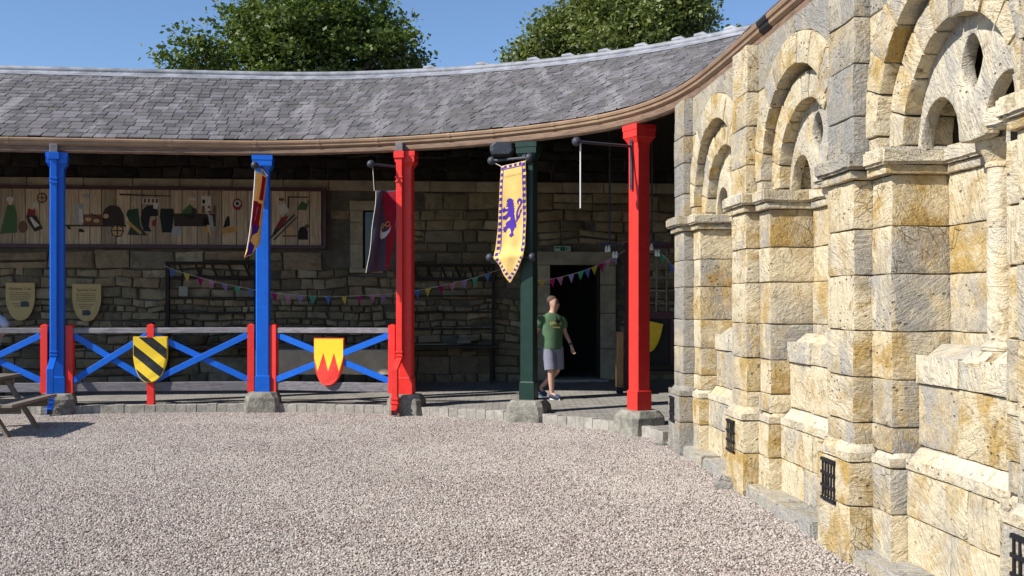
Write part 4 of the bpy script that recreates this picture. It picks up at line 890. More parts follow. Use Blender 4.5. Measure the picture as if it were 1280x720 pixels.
FIG = [
 [('g',[(10,258),(17,258),(21,268),(22,293),(0,295),(7,270)]),('s',circ(13.5,256,3,3.5,10)),('w',circ(13,252,4.5,3.5,10))],
 [('r',[(36,263),(44,264),(45,274),(33,274)]),('d',[(33,272),(46,272),(54,288),(44,292),(35,280)]),('w',[(37,274),(40,274),(50,284),(44,287)]),('s',circ(41,262,2.6,3,10)),('w',circ(45,259,4,3.5,10))],
 [('d',circ(53,250,6.5,6.5,18)),('t',circ(53,250,5,5,18)),('d',[(52.4,244),(53.6,244),(53.6,256),(52.4,256)]),('d',[(47,249.4),(59,249.4),(59,250.6),(47,250.6)])],
 [('b',circ(29,286,6,7.5,14))],
 [('gy',[(95,256),(104,256),(106,264),(104,280),(93,282)]),('w',[(99,263),(103,264),(105,280),(99,280)]),('gy',circ(108,247,5.5,3.2,12)),('s',circ(107,251,3,3,10)),('k',[(84,284),(86,284),(90,289),(85,288)]),('k',[(99,288),(103,288),(107,292),(99,292)])],
 [('b',[(104,270),(132,270),(132,284),(104,284)]),('d',[(80,283),(158,283),(158,285),(80,285)]),('t',circ(111,276,4,2.6,10)),('t',circ(121,278,4,2.4,10)),('t',circ(133,272,3.5,3,10)),('d',[(114,268),(130,276),(130,277.5),(114,269.5)])],
 [('d',[(129,283),(129,268),(132,262),(138,258.5),(144,258.5),(150,261),(155,270),(156,283)])],
 [('d',circ(147,290,8,8,18)),('t',circ(147,290,6.6,6.6,18)),('d',[(146.2,283),(147.8,283),(147.8,297),(146.2,297)]),('d',[(140,289.3),(154,289.3),(154,290.7),(140,290.7)])],
 [('dg',[(160,264),(173,262),(176,285),(185,296),(160,295),(164,282),(158,270)]),('s',circ(168,255,3,3.4,10)),('o',[(158,280),(162,278),(178,292),(176,295)])],
 [('k',[(178,264),(184,258.5),(192,258),(198,265),(198,271),(188,272),(186,284),(190,291),(180,290),(176,275)]),('w',[(192,255),(199,256),(197,263),(192,262)]),('r',[(191,277),(197,275),(194,285),(190,283)])],
 [('k',[(201,262),(217,262),(218,270),(215,292),(203,292),(200,272)])], [('gy',circ(221,290,7,6.5,14))],
 [('w',[(178,249),(199,249),(199,256),(178,256)])] + [('b',[(180+i*5,250),(183+i*5,250),(183+i*5,255),(180+i*5,255)]) for i in range(4)] + [('k',[(150,244),(214,246),(214,247),(150,246)])],
 [('d',[(218,268),(270,268),(270,284),(218,284)])],
 [('g',[(229,264),(238,256),(245,264),(243,274),(227,274)]),('w',circ(241,250,4.5,2,10)),('s',circ(240,254,2.6,2.8,10)),('d',[(240,260),(246,262),(246,268),(240,268)])],
 [('w',[(252,246),(264,246),(264,266),(252,266)])] + [('b',[(253+i*7,258),(256+i*7,258),(257+i*7,267),(252+i*7,267)]) for i in range(3)] + [('k',circ(255,253,2,3,8))],
 [('k',[(254,273),(262,273),(262,282),(254,282)]),('gy',[(260,268),(266,271),(268,290),(263,288)]),('s',circ(260,266,2.8,3.3,10)),('w',circ(260,263,3.6,2,10)),('o',[(254,284),(261,284),(261,292),(254,292)]),('s',[(259,282),(262,282),(265,295),(263,296)])],
 [('k',[(282,276),(284,271),(287,271),(288,283),(279,286)]),('o',[(277,286),(297,283),(297,290),(278,294)])],
 [('r',circ(297,256,6,7.5,14)),('w',circ(297,255,4.2,4.2,12)),('k',circ(297,255,2.2,2.4,10))],
 [('w',[(348,256),(357,254),(362,266),(350,269)]),('s',circ(352,252,3.4,3.8,10)),('b',circ(352,249.5,3.8,2,10)),('r',[(352,272),(361,270),(351,286),(344,286)]),('dg',[(344,286),(349,286),(345,294),(341,293)]),('d',[(338,297),(339.4,298.4),(369.4,269),(368,267.6)]),('d',[(342,300),(343.4,301),(372,272),(371,271)])],
 [('d',[(360,245.5),(386,245.5),(386,247),(360,247)]),('d',[(360,247),(361.6,247),(361.6,260),(360,260)]),('g',[(371,262),(375,255),(378,251),(384,255),(385,250),(387,250),(383,263)]),('s',circ(374,250,2.2,2.6,8))],
 [('k',[(373,300),(373,290),(375,285),(379,283),(383,285),(385,290),(385,300)])], [('b',[(353,294.5),(372,294.5),(372,296.5),(353,296.5)]),('t',[(360,289),(367,289),(367,294),(360,294)]),('t',circ(364,286.5,2.5,2,8)),('b',circ(384,283,3.2,2.6,10))],
]
for fg in FIG:
    m1 = MB()
    for k, (cname, pts) in enumerate(fg):
        n = len(pts); m1.add([mp(px, py, -.1165 - .0016*k) for px, py in pts], [tuple(range(n))], PK.index(cname))
    m1.build('painted_figure', [PM[c] for c in PK], mu, recalc=False)
# gold shield plaques with lettering
for (px, py, title, lab) in ((25.5, 377, 'Medieval Coat', 'gold shield-shaped plaque with dark lettering left of the leftmost blue column'), (108.5, 378.5, 'Squires Coat', 'gold shield-shaped plaque with dark lettering right of the leftmost blue column')):
    c = wp(px, py, -.09); pq = empty('plaque', c, math.atan(.087)); tag(pq, lab, 'plaque')
    P = shield_poly(.56, .75); m1 = MB(); m1.prism(P, lambda x, z: Vector((x, .02, z)), lambda x, z: Vector((x, -.01, z))); m1.build('board', M['gold'], pq, world=False)
    cu = bpy.data.curves.new('lettering', 'FONT'); cu.body = title; cu.size = .075; cu.align_x = 'CENTER'; cu.extrude = .0008
    tmp = bpy.data.objects.new('lettering_tmp', cu); COL.objects.link(tmp); bpy.context.view_layer.update()
    me = bpy.data.meshes.new_from_object(tmp.evaluated_get(bpy.context.evaluated_depsgraph_get())); bpy.data.objects.remove(tmp)
    me.materials.clear(); me.materials.append(M['ink']); lo = bpy.data.objects.new('lettering', me); COL.objects.link(lo); lo.parent = pq; lo.rotation_euler = (R(90), 0, 0); lo.location = (0, -.0115, .235)
    m1 = MB()
    for k in range(9):
        z = .175 - k*.036 ; hw = .2 if k < 5 else .17 - .02*(k-5)
        if k == 5: continue
        xx = -hw
        while xx < hw - .03: l_ = random.uniform(.02, .06); m1.add([(xx, -.0112, z), (min(xx+l_, hw), -.0112, z), (min(xx+l_, hw), -.0112, z+.011), (xx, -.0112, z+.011)], [(0,1,2,3)]); xx += l_ + .012
    tag(m1.build('small_print', M['ink'], pq, world=False, recalc=False), kind='stuff')
    m1 = MB(); ix = .09 if px < 60 else .0; iz = -.05 if px < 60 else -.20; m1.add([(ix+a*.085, -.0116, iz+b*.06 + random.uniform(-.012, .012)) for a, b in ((-1,-1),(-.3,-.8),(.5,-1),(1,-.7),(.9,.6),(.3,1),(-.5,.8),(-1,.7))], [tuple(range(8))]); m1.build('picture', M['iron'], pq, world=False, recalc=False)
# timber stall frames against the wall
def frame_stall(lab, x0, x1, ztop, zbar, shelves, zbench, dep, nb):
    f = empty('timber_stall', ((x0+x1)/2, WY((x0+x1)/2) - dep, FLZ)); tag(f, lab, 'stall', None)
    def b(nm, p, q, w_, h): m1 = MB(); m1.bar(p, q, w_, h); return m1.build(nm, M['darkwood'], f)
    o = -.12
    for xx in (x0, x1): b('post', WP(xx, FLZ, o), WP(xx, ztop, o), .07, .07)
    b('top_rail', WP(x0-.04, ztop, o), WP(x1+.04, ztop, o), .07, .06); b('back_rail', WP(x0, zbar, o+.03), WP(x1, zbar, o+.03), .05, .07)
    for i in range(nb): xx = x0 + (x1-x0)*(i+.7)/(nb+.4); b('canopy_bar', WP(xx, ztop-.03, o), WP(xx+.10, zbar, o+.03), .045, .04)
    for z in shelves: b('shelf_rail', WP(x0, z, o+.02), WP(x1, z, o+.02), .05, .035)
    m1 = MB(); m1.add([WP(a, z, oo) for oo in (-dep, -.08) for z in (zbench-.05, zbench) for a in (x0-.05, x1+.05)], [(0,1,3,2),(4,6,7,5),(0,4,5,1),(2,3,7,6),(0,2,6,4),(1,5,7,3)]); m1.build('bench_top', M['beam'], f)
    for xx in (x0+.03, x1-.04): b('leg', WP(xx, FLZ - .02, -dep+.05), WP(xx, zbench-.05, -dep+.05), .06, .06)
    return f
frame_stall('dark timber wall stall with shelf rails behind the black and yellow shield', wx(212), wx(322), wz(212, 329), wz(212, 347), [wz(212, 372), wz(212, 391)], wz(212, 432, -.5), .55, 5)
frame_stall('dark timber wall stall with shelf rails between the red and green columns', wx(505), wx(617), wz(617, 332), wz(617, 349), [wz(617, 370), wz(617, 390), wz(617, 411)], wz(617, 432, -.5), .55, 6)
# baskets on the first stall
for px, lab in ((247, 'round wicker basket on the stall, nearer the shield'), (288, 'round wicker basket on the stall, nearer the blue column')):
    b_ = wp(px, 431, -.4); m1 = MB(); rings = [[Vector((b_.x + r_*math.cos(2*math.pi*i/16), b_.y + r_*.9*math.sin(2*math.pi*i/16), b_.z + z)) for i in range(16)] for z, r_ in ((0, .14), (.06, .19), (.14, .22), (.19, .225), (.19, .20), (.08, .16))]
    bk = empty('basket', b_); tag(bk, lab, 'basket', None); m1.loft(rings); m1.build('bowl', M['wicker'], bk, smooth=50)
    m1 = MB(); m1.tube([b_ + Vector((.215*math.cos(t_), 0, .18 + .20*math.sin(t_))) for t_ in [math.pi*i/10 for i in range(11)]], .012, 6); m1.build('handle', M['wicker'], bk)
bx_ = wp(580, 429, -.35); bb = empty('wooden_box', bx_); tag(bb, 'small wooden block toy stacked on the bench of the right stall', 'box')
for i in range(3): m1 = MB(); m1.box(bx_.x-.14+.03*i, bx_.x+.14-.03*i, bx_.y-.1, bx_.y+.1, bx_.z+.06*i, bx_.z+.058+.06*i); m1.build('slab', M['oldwood'], bb, bevel=.005)
# white notice on the stall
m1 = MB(); q = wp(229, 364, -.13); m1.box(q.x-.09, q.x+.09, q.y-.006, q.y+.006, q.z-.10, q.z+.10); nt = m1.build('notice', generic('paper_mat', (.30,.28,.22), .8, .1)); tag(nt, 'small pale paper notice inside the left timber stall', 'notice')
# cloth-covered table behind the second railing, with a small wooden rack on it
tb = empty('cloth_table', (-3.35, 19.6, .19)); tag(tb, 'long table under a beige cloth behind the flame shield', 'table')
X0, X1, Y0, Y1, ZT = -4.75, -1.98, 19.25, 20.0, .95
m1 = MB(); m1.box(X0+.05, X1-.05, Y0+.05, Y1-.05, ZT-.05, ZT-.012); m1.build('table_top', M['beam'], tb)
for a in (X0+.15, X1-.15):
    for b in (Y0+.12, Y1-.12): m1 = MB(); m1.box(a-.03, a+.03, b-.03, b+.03, .18, ZT-.05); m1.build('leg', M['beam'], tb)
per = []; n = 160
for i in range(n):
    t_ = i/n*2*((X1-X0)+(Y1-Y0)); a, b = X1-X0, Y1-Y0
    if t_ < a: per.append((X0+t_, Y0, 0, -1))
    elif t_ < a+b: per.append((X1, Y0+t_-a, 1, 0))
    elif t_ < 2*a+b: per.append((X1-(t_-a-b), Y1, 0, 1))
    else: per.append((X0, Y1-(t_-2*a-b), -1, 0))
rings = [[Vector(((X0+X1)/2, (Y0+Y1)/2, ZT)) .lerp(Vector((x, y, ZT)), .6) for x, y, _, _ in per], [Vector((x, y, ZT)) for x, y, _, _ in per]]
for k in range(1, 7):
    f = k/6; rings.append([Vector((x + nx_*(.012 + .035*f*noise.noise(Vector((x*4, y*4, 1))) + .02*f), y + ny_*(.012 + .045*f*noise.noise(Vector((x*4, y*4, 1))) + .02*f), ZT - .46*f - .03*f*noise.noise(Vector((x*2, y*2, 4))))) for x, y, nx_, ny_ in per])
m1 = MB(); m1.loft(rings, caps=False); m1.add(rings[0], [tuple(range(n))]); m1.build('tablecloth', M['cloth'], tb, smooth=60)
q = Vector((at(367, 437, 19.6).x, 19.6, ZT)); rk = empty('toy_chair', q); tag(rk, 'small pale wooden toy chair on the cloth-covered table', 'toy')
m1 = MB(); m1.box(q.x-.14, q.x-.11, q.y-.02, q.y+.02, q.z, q.z+.20); m1.box(q.x+.11, q.x+.14, q.y-.02, q.y+.02, q.z, q.z+.20); m1.build('legs', M['oldwood'], rk)
m1 = MB(); m1.tube([q + Vector((.12*math.cos(t_), 0, .16+.09*math.sin(t_))) for t_ in [math.pi*i/10 for i in range(11)]], .025, 6); m1.build('arched_back', M['oldwood'], rk); m1 = MB(); m1.box(q.x-.12, q.x+.12, q.y-.08, q.y+.02, q.z+.09, q.z+.115); m1.build('seat', M['oldwood'], rk)
for px, lab, mt in ((545-72, 'dark bottle standing on the cloth-covered table', 'black'), (461, 'small dark jar on the cloth-covered table', 'darkred')):
    q = at(px, 437, 19.6); q.z = ZT; m1 = MB(); m1.loft([[q + Vector((r_*math.cos(2*math.pi*i/10), r_*math.sin(2*math.pi*i/10), z)) for i in range(10)] for z, r_ in ((0,.03),(.09,.032),(.12,.014),(.15,.014))]); tag(m1.build('bottle', M[mt], smooth=50), lab, 'bottle')
# trestle bench at far left behind the railing
tr = empty('trestle_bench', (-8.3, 18.6, .17)); tag(tr, 'dark wooden trestle bench in shade behind the leftmost railing', 'bench')
m1 = MB(); m1.box(-9.6, -7.75, 18.45, 18.85, 1.0, 1.06); m1.build('seat', M['beam'], tr)
for a in (-9.3, -8.05):
    for sg in (-1, 1): m1 = MB(); m1.bar((a + sg*.10, 18.65 + sg*.12, .16), (a + sg*.03, 18.65 + sg*.05, 1.0), .14, .06); m1.build('leg', M['beam'], tr)
m1 = MB(); q = Vector((-8.45, 18.6, 1.06)); m1.loft([[q + Vector((r_*math.cos(2*math.pi*i/14), r_*math.sin(2*math.pi*i/14), z)) for i in range(14)] for z, r_ in ((0,.08),(.05,.16),(.09,.18),(.09,.165),(.03,.07))]); tag(m1.build('bowl', M['oldwood'], smooth=50), 'shallow pale wooden bowl on the trestle bench at left', 'bowl')
# bunting
BC = [('blue', (.10,.20,.50)), ('yellow', (.62,.48,.08)), ('magenta', (.45,.02,.16)), ('pink', (.62,.24,.38)), ('lilac', (.38,.26,.50)), ('green', (.08,.42,.26))]
BM = [clothmat('bunting_' + n_, c_, .3) for n_, c_ in BC]
def bunting(lab, Y, pts, k0, ends):
    P = [at(px, py, Y(px)) for px, py in pts]; b = empty('bunting', P[len(P)//2]); tag(b, lab, 'bunting')
    e0, e1 = at(*ends[0], Y(ends[0][0])), at(*ends[1], Y(ends[1][0]))
    m1 = MB(); m1.tube([e0] + P + [e1], .005, 5); m1.build('string', M['rope'], b)
    for i, p in enumerate(P):
        rz = random.uniform(-.5, .5); hw = .062; tw = random.uniform(-.03, .03); dx = Vector((math.cos(rz), math.sin(rz), 0))
        q = P[min(i+1, len(P)-1)] - P[max(i-1, 0)]; sl_ = q.z/max(.05, abs(q.x)); a, c = p - dx*hw, p + dx*hw; a.z -= hw*sl_*.8; c.z += hw*sl_*.8
        mid = (a + c)/2; tip = p + Vector((tw + .02*sl_, random.uniform(-.03, .03), -.165)); ml, mr = a.lerp(tip, .5) + Vector((0, -.012, 0)), c.lerp(tip, .5) + Vector((0, .012, 0))
        m2 = MB(); m2.add([a, mid, c, mr, tip, ml], [(0,1,5),(1,3,5),(1,2,3),(5,3,4)]); o = m2.build('flag', BM[(k0 + i) % 6], b, recalc=False); sm_ = o.modifiers.new('t', 'SOLIDIFY'); sm_.thickness = .003
bunting('string of pastel triangular bunting sagging across the rubble back wall', lambda px: 20.0, [(216,337),(233,342),(250,347),(265,351),(281,355),(297,358),(312,361),(327,364),(343,366.5),(360,368),(375,369),(391,370),(410,370.5),(430,370.5),(450,369.5),(465,368.5),(480,368),(500,366),(521,363),(535,360.5),(552,357),(565,354),(580,350.5),(594,347),(609,342)], 0, ((205, 332), (640, 332)))
bunting('short string of bunting rising across the dark doorway', lambda px: 19.2, [(678,350),(690,348.5),(700,346.5),(714,343),(726,339.5),(734,336.5),(743,333),(751,329.5),(760,325),(768,320)], 1, ((655, 353), (782, 313)))
bunting('two bunting flags between the right red column and the sandstone wall', lambda px: 17.6, [(828,318),(840,331)], 5, ((812, 309), (850, 342)))
# exit sign above the door
q = wp(703, 311, -.06); xs_ = empty('exit_sign', q, math.atan(.087)); tag(xs_, 'small green and white emergency exit sign above the dark doorway', 'sign')
m1 = MB(); m1.box(-.17, .17, -.01, .02, -.055, .055); m1.build('panel', M['exitw'], xs_, world=False); m1 = MB(); m1.box(-.05, .06, -.014, -.0105, -.045, .045); m1.build('pictogram', M['exitg'], xs_, world=False)
m1 = MB(); m1.box(-.155, -.06, -.014, -.0105, .008, .036); m1.box(.075, .105, -.014, -.0105, -.035, .035); m1.box(.125, .14, -.014, -.0105, -.035, .04); m1.build('marks', M['exitg'], xs_, world=False)
# timber gate with lattice, right of the doorway
gx0, gx1 = at(781, 400, 19.6).x, at(846, 400, 19.6).x; GY = 19.6
gt_ = empty('timber_gate', ((gx0+gx1)/2, GY, .19)); tag(gt_, 'dark red framed gate with lattice top, behind the right red column', 'gate')
def gbx(nm, x0, x1, z0, z1, mt='darkred', y0=-.05, y1=.05): m1 = MB(); m1.box(x0, x1, GY+y0, GY+y1, z0, z1); m1.build(nm, M[mt], gt_)
gbx('post', gx0, gx0+.09, .19, 2.85); gbx('post', gx1+.42, gx1+.51, .19, 2.85); gbx('head_rail', gx0, gx1+.51, 2.85, 2.96); gbx('mid_rail', gx0+.09, gx1+.42, 1.52, 1.66); gbx('foot_rail', gx0+.09, gx1+.42, .55, .66, 'darkwood')
gbx('panel', gx0+.09, gx1+.42, .66, 1.52, 'dark', .0, .03); gbx('stile', gx1-.13, gx1-.05, .66, 1.52)
for i in range(7): a = gx0 + .2 + i*.19; gbx('lattice_bar', a, a+.028, 1.66, 2.85, 'oldwood', -.015, .013)
for i in range(5): z = 1.80 + i*.24; gbx('lattice_bar', gx0+.09, gx1+.42, z, z+.028, 'oldwood', .014, .035)
q = at(812, 421, GY - .15); th = math.radians(-8)
ys = shield('heraldic_shield', q, Vector((math.cos(.1), math.sin(.1), 0)), Vector((0,-1,0)), .40, .56, M['yellow'], 'plain yellow shield hung on the dark gate behind the right red column', 'yellow'); ys.rotation_euler = (0, .22, .1)
bq = empty('low_bench', ((gx0+gx1)/2 + .2, GY - .45, .19)); tag(bq, 'low dark bench under the lattice gate beside the sandstone wall', 'bench')
m1 = MB(); m1.box(gx0+.25, gx1+.3, GY-.65, GY-.3, .53, .58); m1.build('seat', M['darkwood'], bq)
for a in (gx0+.35, gx1+.1): m1 = MB(); m1.box(a, a+.06, GY-.6, GY-.35, .18, .53); m1.build('leg', M['darkwood'], bq)
# free-standing timber post and clusters of small spot lamps
q = at(774.5, 476, 19.0); tp = empty('timber_post', (q.x, 19.0, .19)); tag(tp, 'short square oak post standing beside the dark doorway', 'post')
m1 = MB(); m1.box(q.x-.065, q.x+.065, 18.935, 19.065, .28, 1.30); m1.build('shaft', M['oak'], tp, bevel=.008); m1 = MB(); m1.box(q.x-.06, q.x+.06, 18.94, 19.06, .18, .279); m1.build('shoe', M['black'], tp)
for (px, py, lab) in ((762, 308, 'cluster of small white spot lamps left of the right red column'), (815, 306, 'cluster of small white spot lamps right of the right red column')):
    q = at(px, py, 18.6); sp_ = empty('spot_lamps', q); tag(sp_, lab, 'lamp', None); m1 = MB(); m1.box(q.x-.2, q.x+.2, q.y-.03, q.y+.03, q.z+.02, q.z+.07); m1.bar(q + Vector((0, 0, .06)), q + Vector((0, 0, 2.1)), .03, .03); m1.build('arm', M['iron'], sp_)
    for i, (a, b) in enumerate(((-.06, -.06), (-.01, -.05), (.07, -.16), (.12, -.16))):
        m1 = MB(); c = q + Vector((a, -.04, b)); m1.loft([[c + Vector((r_*math.cos(2*math.pi*k/10), r_*math.sin(2*math.pi*k/10), z)) for k in range(10)] for z, r_ in ((-.05,.012),(-.035,.026),(0,.03),(.04,.02),(.07,.012))]); m1.build('bulb', M['white'], sp_, smooth=50)
        m1 = MB(); m1.bar(c + Vector((0,0,.06)), Vector((c.x, c.y+.03, q.z+.03)), .014, .014); m1.build('stem', M['iron'], sp_)

# ------------------------------------------------------------------ picnic table
pt = empty('picnic_table', (-7.55, 14.5, 0), 0.09); tag(pt, 'weathered wooden picnic table cut by the left edge of the gravel yard', 'table')
def pb(nm, p, q, w_, h, up=(0,0,1), bev=.006): m1 = MB(); m1.bar(p, q, w_, h, up=up); m1.build(nm, M['oldwood'], pt, world=False, bevel=bev)
for i in range(5): a = -.31 + i*.155; pb('top_plank', (a, -.85, .755), (a, .85, .755), .145, .04)
for sg in (-1, 1):
    for i in range(2): a = sg*(.66 + i*.15); pb('seat_plank', (a, -.85, .445), (a, .85, .445), .14, .042)
for y in (-.55, .5):
    for sg in (-1, 1): pb('leg', (sg*.30, y, .70), (sg*.72, y, .0), .045, .11, (0, 1, 0))
    pb('seat_bearer', (-.86, y+.05, .37), (.86, y+.05, .37), .045, .11); pb('top_bearer', (-.38, y+.05, .68), (.38, y+.05, .68), .045, .11)
    pb('brace', (0, y*.9, .68), (0, y*.25, .40), .07, .045)

# ------------------------------------------------------------------ people
SKIN = generic('skin_mat', (.52,.30,.22), .55, .06, 20, .0005, 200, objc=True)
def limb(mb, pts, rads, seg=14, mi=0, flat=1.0):
    rings = []; n = len(pts); pts = [Vector(p) for p in pts]
    for i in range(n):
        d = (pts[min(i+1, n-1)] - pts[max(i-1, 0)]).normalized(); a = d.cross(Vector((0, 1, 0)))
        if a.length < .2: a = d.cross(Vector((1, 0, 0)))
        a.normalize(); b = d.cross(a).normalized(); r_ = rads[i]; rx, ry = r_ if isinstance(r_, tuple) else (r_, r_)
        rings.append([pts[i] + a*rx*math.cos(2*math.pi*k/seg) + b*ry*math.sin(2*math.pi*k/seg) for k in range(seg)])
    mb.loft(rings, mi)
def person(name, lab, loc, rz, shirt, shorts, shoes, hair, pose, print_=True):
    pr_ = empty(name, loc, rz); tag(pr_, lab, 'person'); pr_.scale = (1.08, 1.07, 1.0)
    # body: one continuous skin over a posed skeleton
    V_, E_, Rr = [], [], []
    def add(p, r_, par=None):
        V_.append(p); Rr.append(r_ if isinstance(r_, tuple) else (r_, r_)); i = len(V_) - 1
        if par is not None: E_.append((par, i))
        return i
    pel = add((0, 0, .95), (.145, .10)); wa_ = add((0, 0, 1.12), (.125, .09), pel); ch = add((0, .005, 1.28), (.125, .085), wa_); nb = add((.0, .01, 1.40), (.075, .065), ch)
    nk = add((.005, 0, 1.50), (.055, .055), nb); jw = add((.012 + pose['face'][0]*.022, -.005 + pose['face'][1]*.022, 1.56), (.064, .064), nk); hd = add((.012, -.005, 1.645), (.086, .086), jw); cr = add((.012 - pose['face'][0]*.008, 0, 1.715), (.080, .080), hd); add((.012 - pose['face'][0]*.008, .002, 1.76), (.045, .045), cr)
    fx, fy = pose['face']; no = add((.012 + fx*.085, -.005 + fy*.085, 1.635), .016, hd); add((.012 + fx*.108, -.005 + fy*.108, 1.622), .012, no)
    for sg in (-1, 1): add((.012 - fy*sg*.082 + 0, -.005 + fx*sg*.082, 1.64), .014, hd)
    for leg in pose['legs']:
        h_, k_, a_, t_ = leg; i = add(h_, .085, pel); m_ = tuple((h_[q]+k_[q])/2 for q in range(3)); i = add(m_, .075, i); i = add(k_, .055, i)
        m_ = tuple(k_[q]*.62 + a_[q]*.38 for q in range(3)); i = add(m_, .055, i); i = add(a_, .036, i); add(t_, .034, i)
    for arm in pose['arms']:
        s_, e_, w_, h_ = [Vector(q) for q in arm]; i = add((s_.x*.5, s_.y, 1.375), .055, nb); i = add(tuple(s_), .052, i); i = add(tuple(s_.lerp(e_, .5)), .046, i); i = add(tuple(e_), .038, i); i = add(tuple(e_.lerp(w_, .4)), .037, i); i = add(tuple(w_), .025, i); i = add(tuple(h_), (.036, .02), i)
        d = (h_ - w_).normalized(); sd = d.cross(Vector((0, 1, 0))).normalized()
        for f in range(4):
            q = h_ + sd*(.024 - .016*f) + d*.03; j = add(tuple(q), .0085, i); l_ = (.042, .05, .047, .036)[f]; j = add(tuple(q + d*l_ + Vector((0, -.006, 0))), .008, j); add(tuple(q + d*l_*1.55 + Vector((0, -.024, 0))), .007, j)
        th_ = h_ - d*.02 + Vector((0, -.03, 0)); j = add(tuple(th_), .010, i); add(tuple(th_ + d*.045 + Vector((0, -.012, 0))), .008, j)
    me = bpy.data.meshes.new('body'); me.from_pydata(V_, E_, []); me.materials.append(SKIN); bo = bpy.data.objects.new('body', me); COL.objects.link(bo); bo.parent = pr_
    sk = bo.modifiers.new('skin', 'SKIN'); sk.use_smooth_shade = True
    lay = me.skin_vertices[0] if me.skin_vertices else None
    if lay is None:
        bpy.context.view_layer.objects.active = bo; bo.select_set(True); bpy.ops.mesh.customdata_skin_add(); lay = me.skin_vertices[0]
    for i, r_ in enumerate(Rr): lay.data[i].radius = r_
    lay.data[0].use_root = True
    ss_ = bo.modifiers.new('sub', 'SUBSURF'); ss_.levels = 1; ss_.render_levels = 2
    # shirt
    m1 = MB(); limb(m1, [(0,0,.84),(0,0,.86),(0,0,1.0),(0,0,1.15),(0,.0,1.28),(0,.005,1.36),(0,.01,1.405),(0,.01,1.44),(0,.01,1.468),(0,.01,1.492)], [(.178,.135),(.178,.135),(.172,.13),(.168,.125),(.180,.13),(.190,.122),(.188,.108),(.155,.095),(.10,.082),(.068,.066)], 24)
    for s_, e_, w_, h_ in pose['arms']:
        s_ = Vector(s_); e_ = Vector(e_); limb(m1, [Vector((s_.x*.45, s_.y, 1.395)), Vector((s_.x*.80, s_.y, 1.392)), s_.lerp(e_, .18), s_.lerp(e_, .45), s_.lerp(e_, .75)], [.06, .072, .078, .074, .076], 14)
    m1.v = [tuple(Vector(v) + noise.noise_vector(Vector(v)*8)*.012) for v in m1.v]
    sh = m1.build('shirt', shirt, pr_, smooth=60, world=False)
    sb = sh.modifiers.new('sub', 'SUBSURF'); sb.levels = 1; sb.render_levels = 1
    if print_:
        ym = FY_PRINT; m1 = MB()
        for i in range(7): a0, a1 = -.10 + i*.03, -.10 + i*.03 + .023; zz = 1.27 + .022*math.sin((i+.5)/7*math.pi); m1.add([(x, -.146 + 1.2*x*x*0 + .10*(abs(x)/.14)**2*.3, z) for x, z in ((a0, zz), (a1, zz), (a1, zz+.055), (a0, zz+.055))], [(0,1,2,3)])
        m1.add([(x, -.143, z) for x, z in ((-.06,1.222),(.07,1.222),(.07,1.248),(-.06,1.248))], [(0,1,2,3)]); m1.build('shirt_print', ym, sh, world=False, recalc=False)
        m1 = MB(); m1.tube([(.0,-.155,1.43),(.008,-.165,1.36),(.02,-.165,1.29)], .012, 6); m1.ball((-.0,-.165,1.35), .026, sc=(1,.5,1.2)); m1.ball((.035,-.165,1.33), .024, sc=(1,.5,1.2)); m1.build('hung_sunglasses', M['black'], pr_, world=False)
    # shorts
    m1 = MB(); limb(m1, [(0,0,.80),(0,0,.85),(0,0,.92),(0,0,.98)], [(.14,.10),(.170,.126),(.166,.122),(.155,.112)], 20)
    for h_, k_, a_, t_ in pose['legs']: h_ = Vector(h_); k_ = Vector(k_); limb(m1, [h_ + Vector((0,0,.0)), h_.lerp(k_, .35), h_.lerp(k_, .7), h_.lerp(k_, .98)], [.105, .108, .104, .100], 16)
    m1.v = [tuple(Vector(v) + noise.noise_vector(Vector(v)*9)*.010) for v in m1.v]; m1.build('shorts', shorts, pr_, smooth=60, world=False)
    for h_, k_, a_, t_ in pose['legs']:
        a_ = Vector(a_); t_ = Vector(t_); d = t_ - a_; hl = a_ - Vector((d.x, d.y, 0)).normalized()*.045 + Vector((0,0,-.05)); tt = t_ + Vector((d.x, d.y, 0)).normalized()*.04
        m1 = MB(); limb(m1, [hl, hl.lerp(tt, .2)+Vector((0,0,.02)), hl.lerp(tt, .5)+Vector((0,0,.008)), hl.lerp(tt, .85), tt], [(.03,.03), (.045,.05), (.05,.042), (.046,.034), (.022,.02)], 12); so_ = m1.build('shoe', shoes, pr_, smooth=60, world=False)
        m1 = MB(); dn = Vector((0,0,-.036)); limb(m1, [hl+dn, hl.lerp(tt,.3)+dn, hl.lerp(tt,.8)+dn*.85, tt+dn*.7], [(.03,.012),(.046,.013),(.047,.013),(.024,.01)], 12); m1.build('sole', M['white'], so_, smooth=60, world=False)
    # hair cap, glasses, watch
    m1 = MB(); m1.ball((.012 - fx*.020, -.002 - fy*.020, 1.70), .085, seg=18, rings=12, sc=(1.0, 1.0, .95)); m1.v = [v if v[2] > 1.665 or (v[0]-.012)*fx + v[1]*fy < -.03 else (v[0], v[1], 1.70 + (v[2]-1.70)*.25) for v in m1.v]; m1.v = [tuple(Vector(v) + noise.noise_vector(Vector(v)*40)*.004) for v in m1.v]; m1.build('hair', hair, pr_, smooth=60, world=False)
    f3 = Vector((fx, fy, 0)); sd = Vector((-fy, fx, 0)); hc = Vector((.012, -.005, 1.66)); m1 = MB()
    for sg in (-1, 1):
        m1.ball(hc + f3*.082 + sd*sg*.033, .024, seg=10, rings=6, sc=(.9, .9, .75)); m1.tube([hc + f3*.082 + sd*sg*.055 + Vector((0,0,.004)), hc + sd*sg*.078], .005, 5)
    m1.build('glasses', M['black'], pr_, world=False)
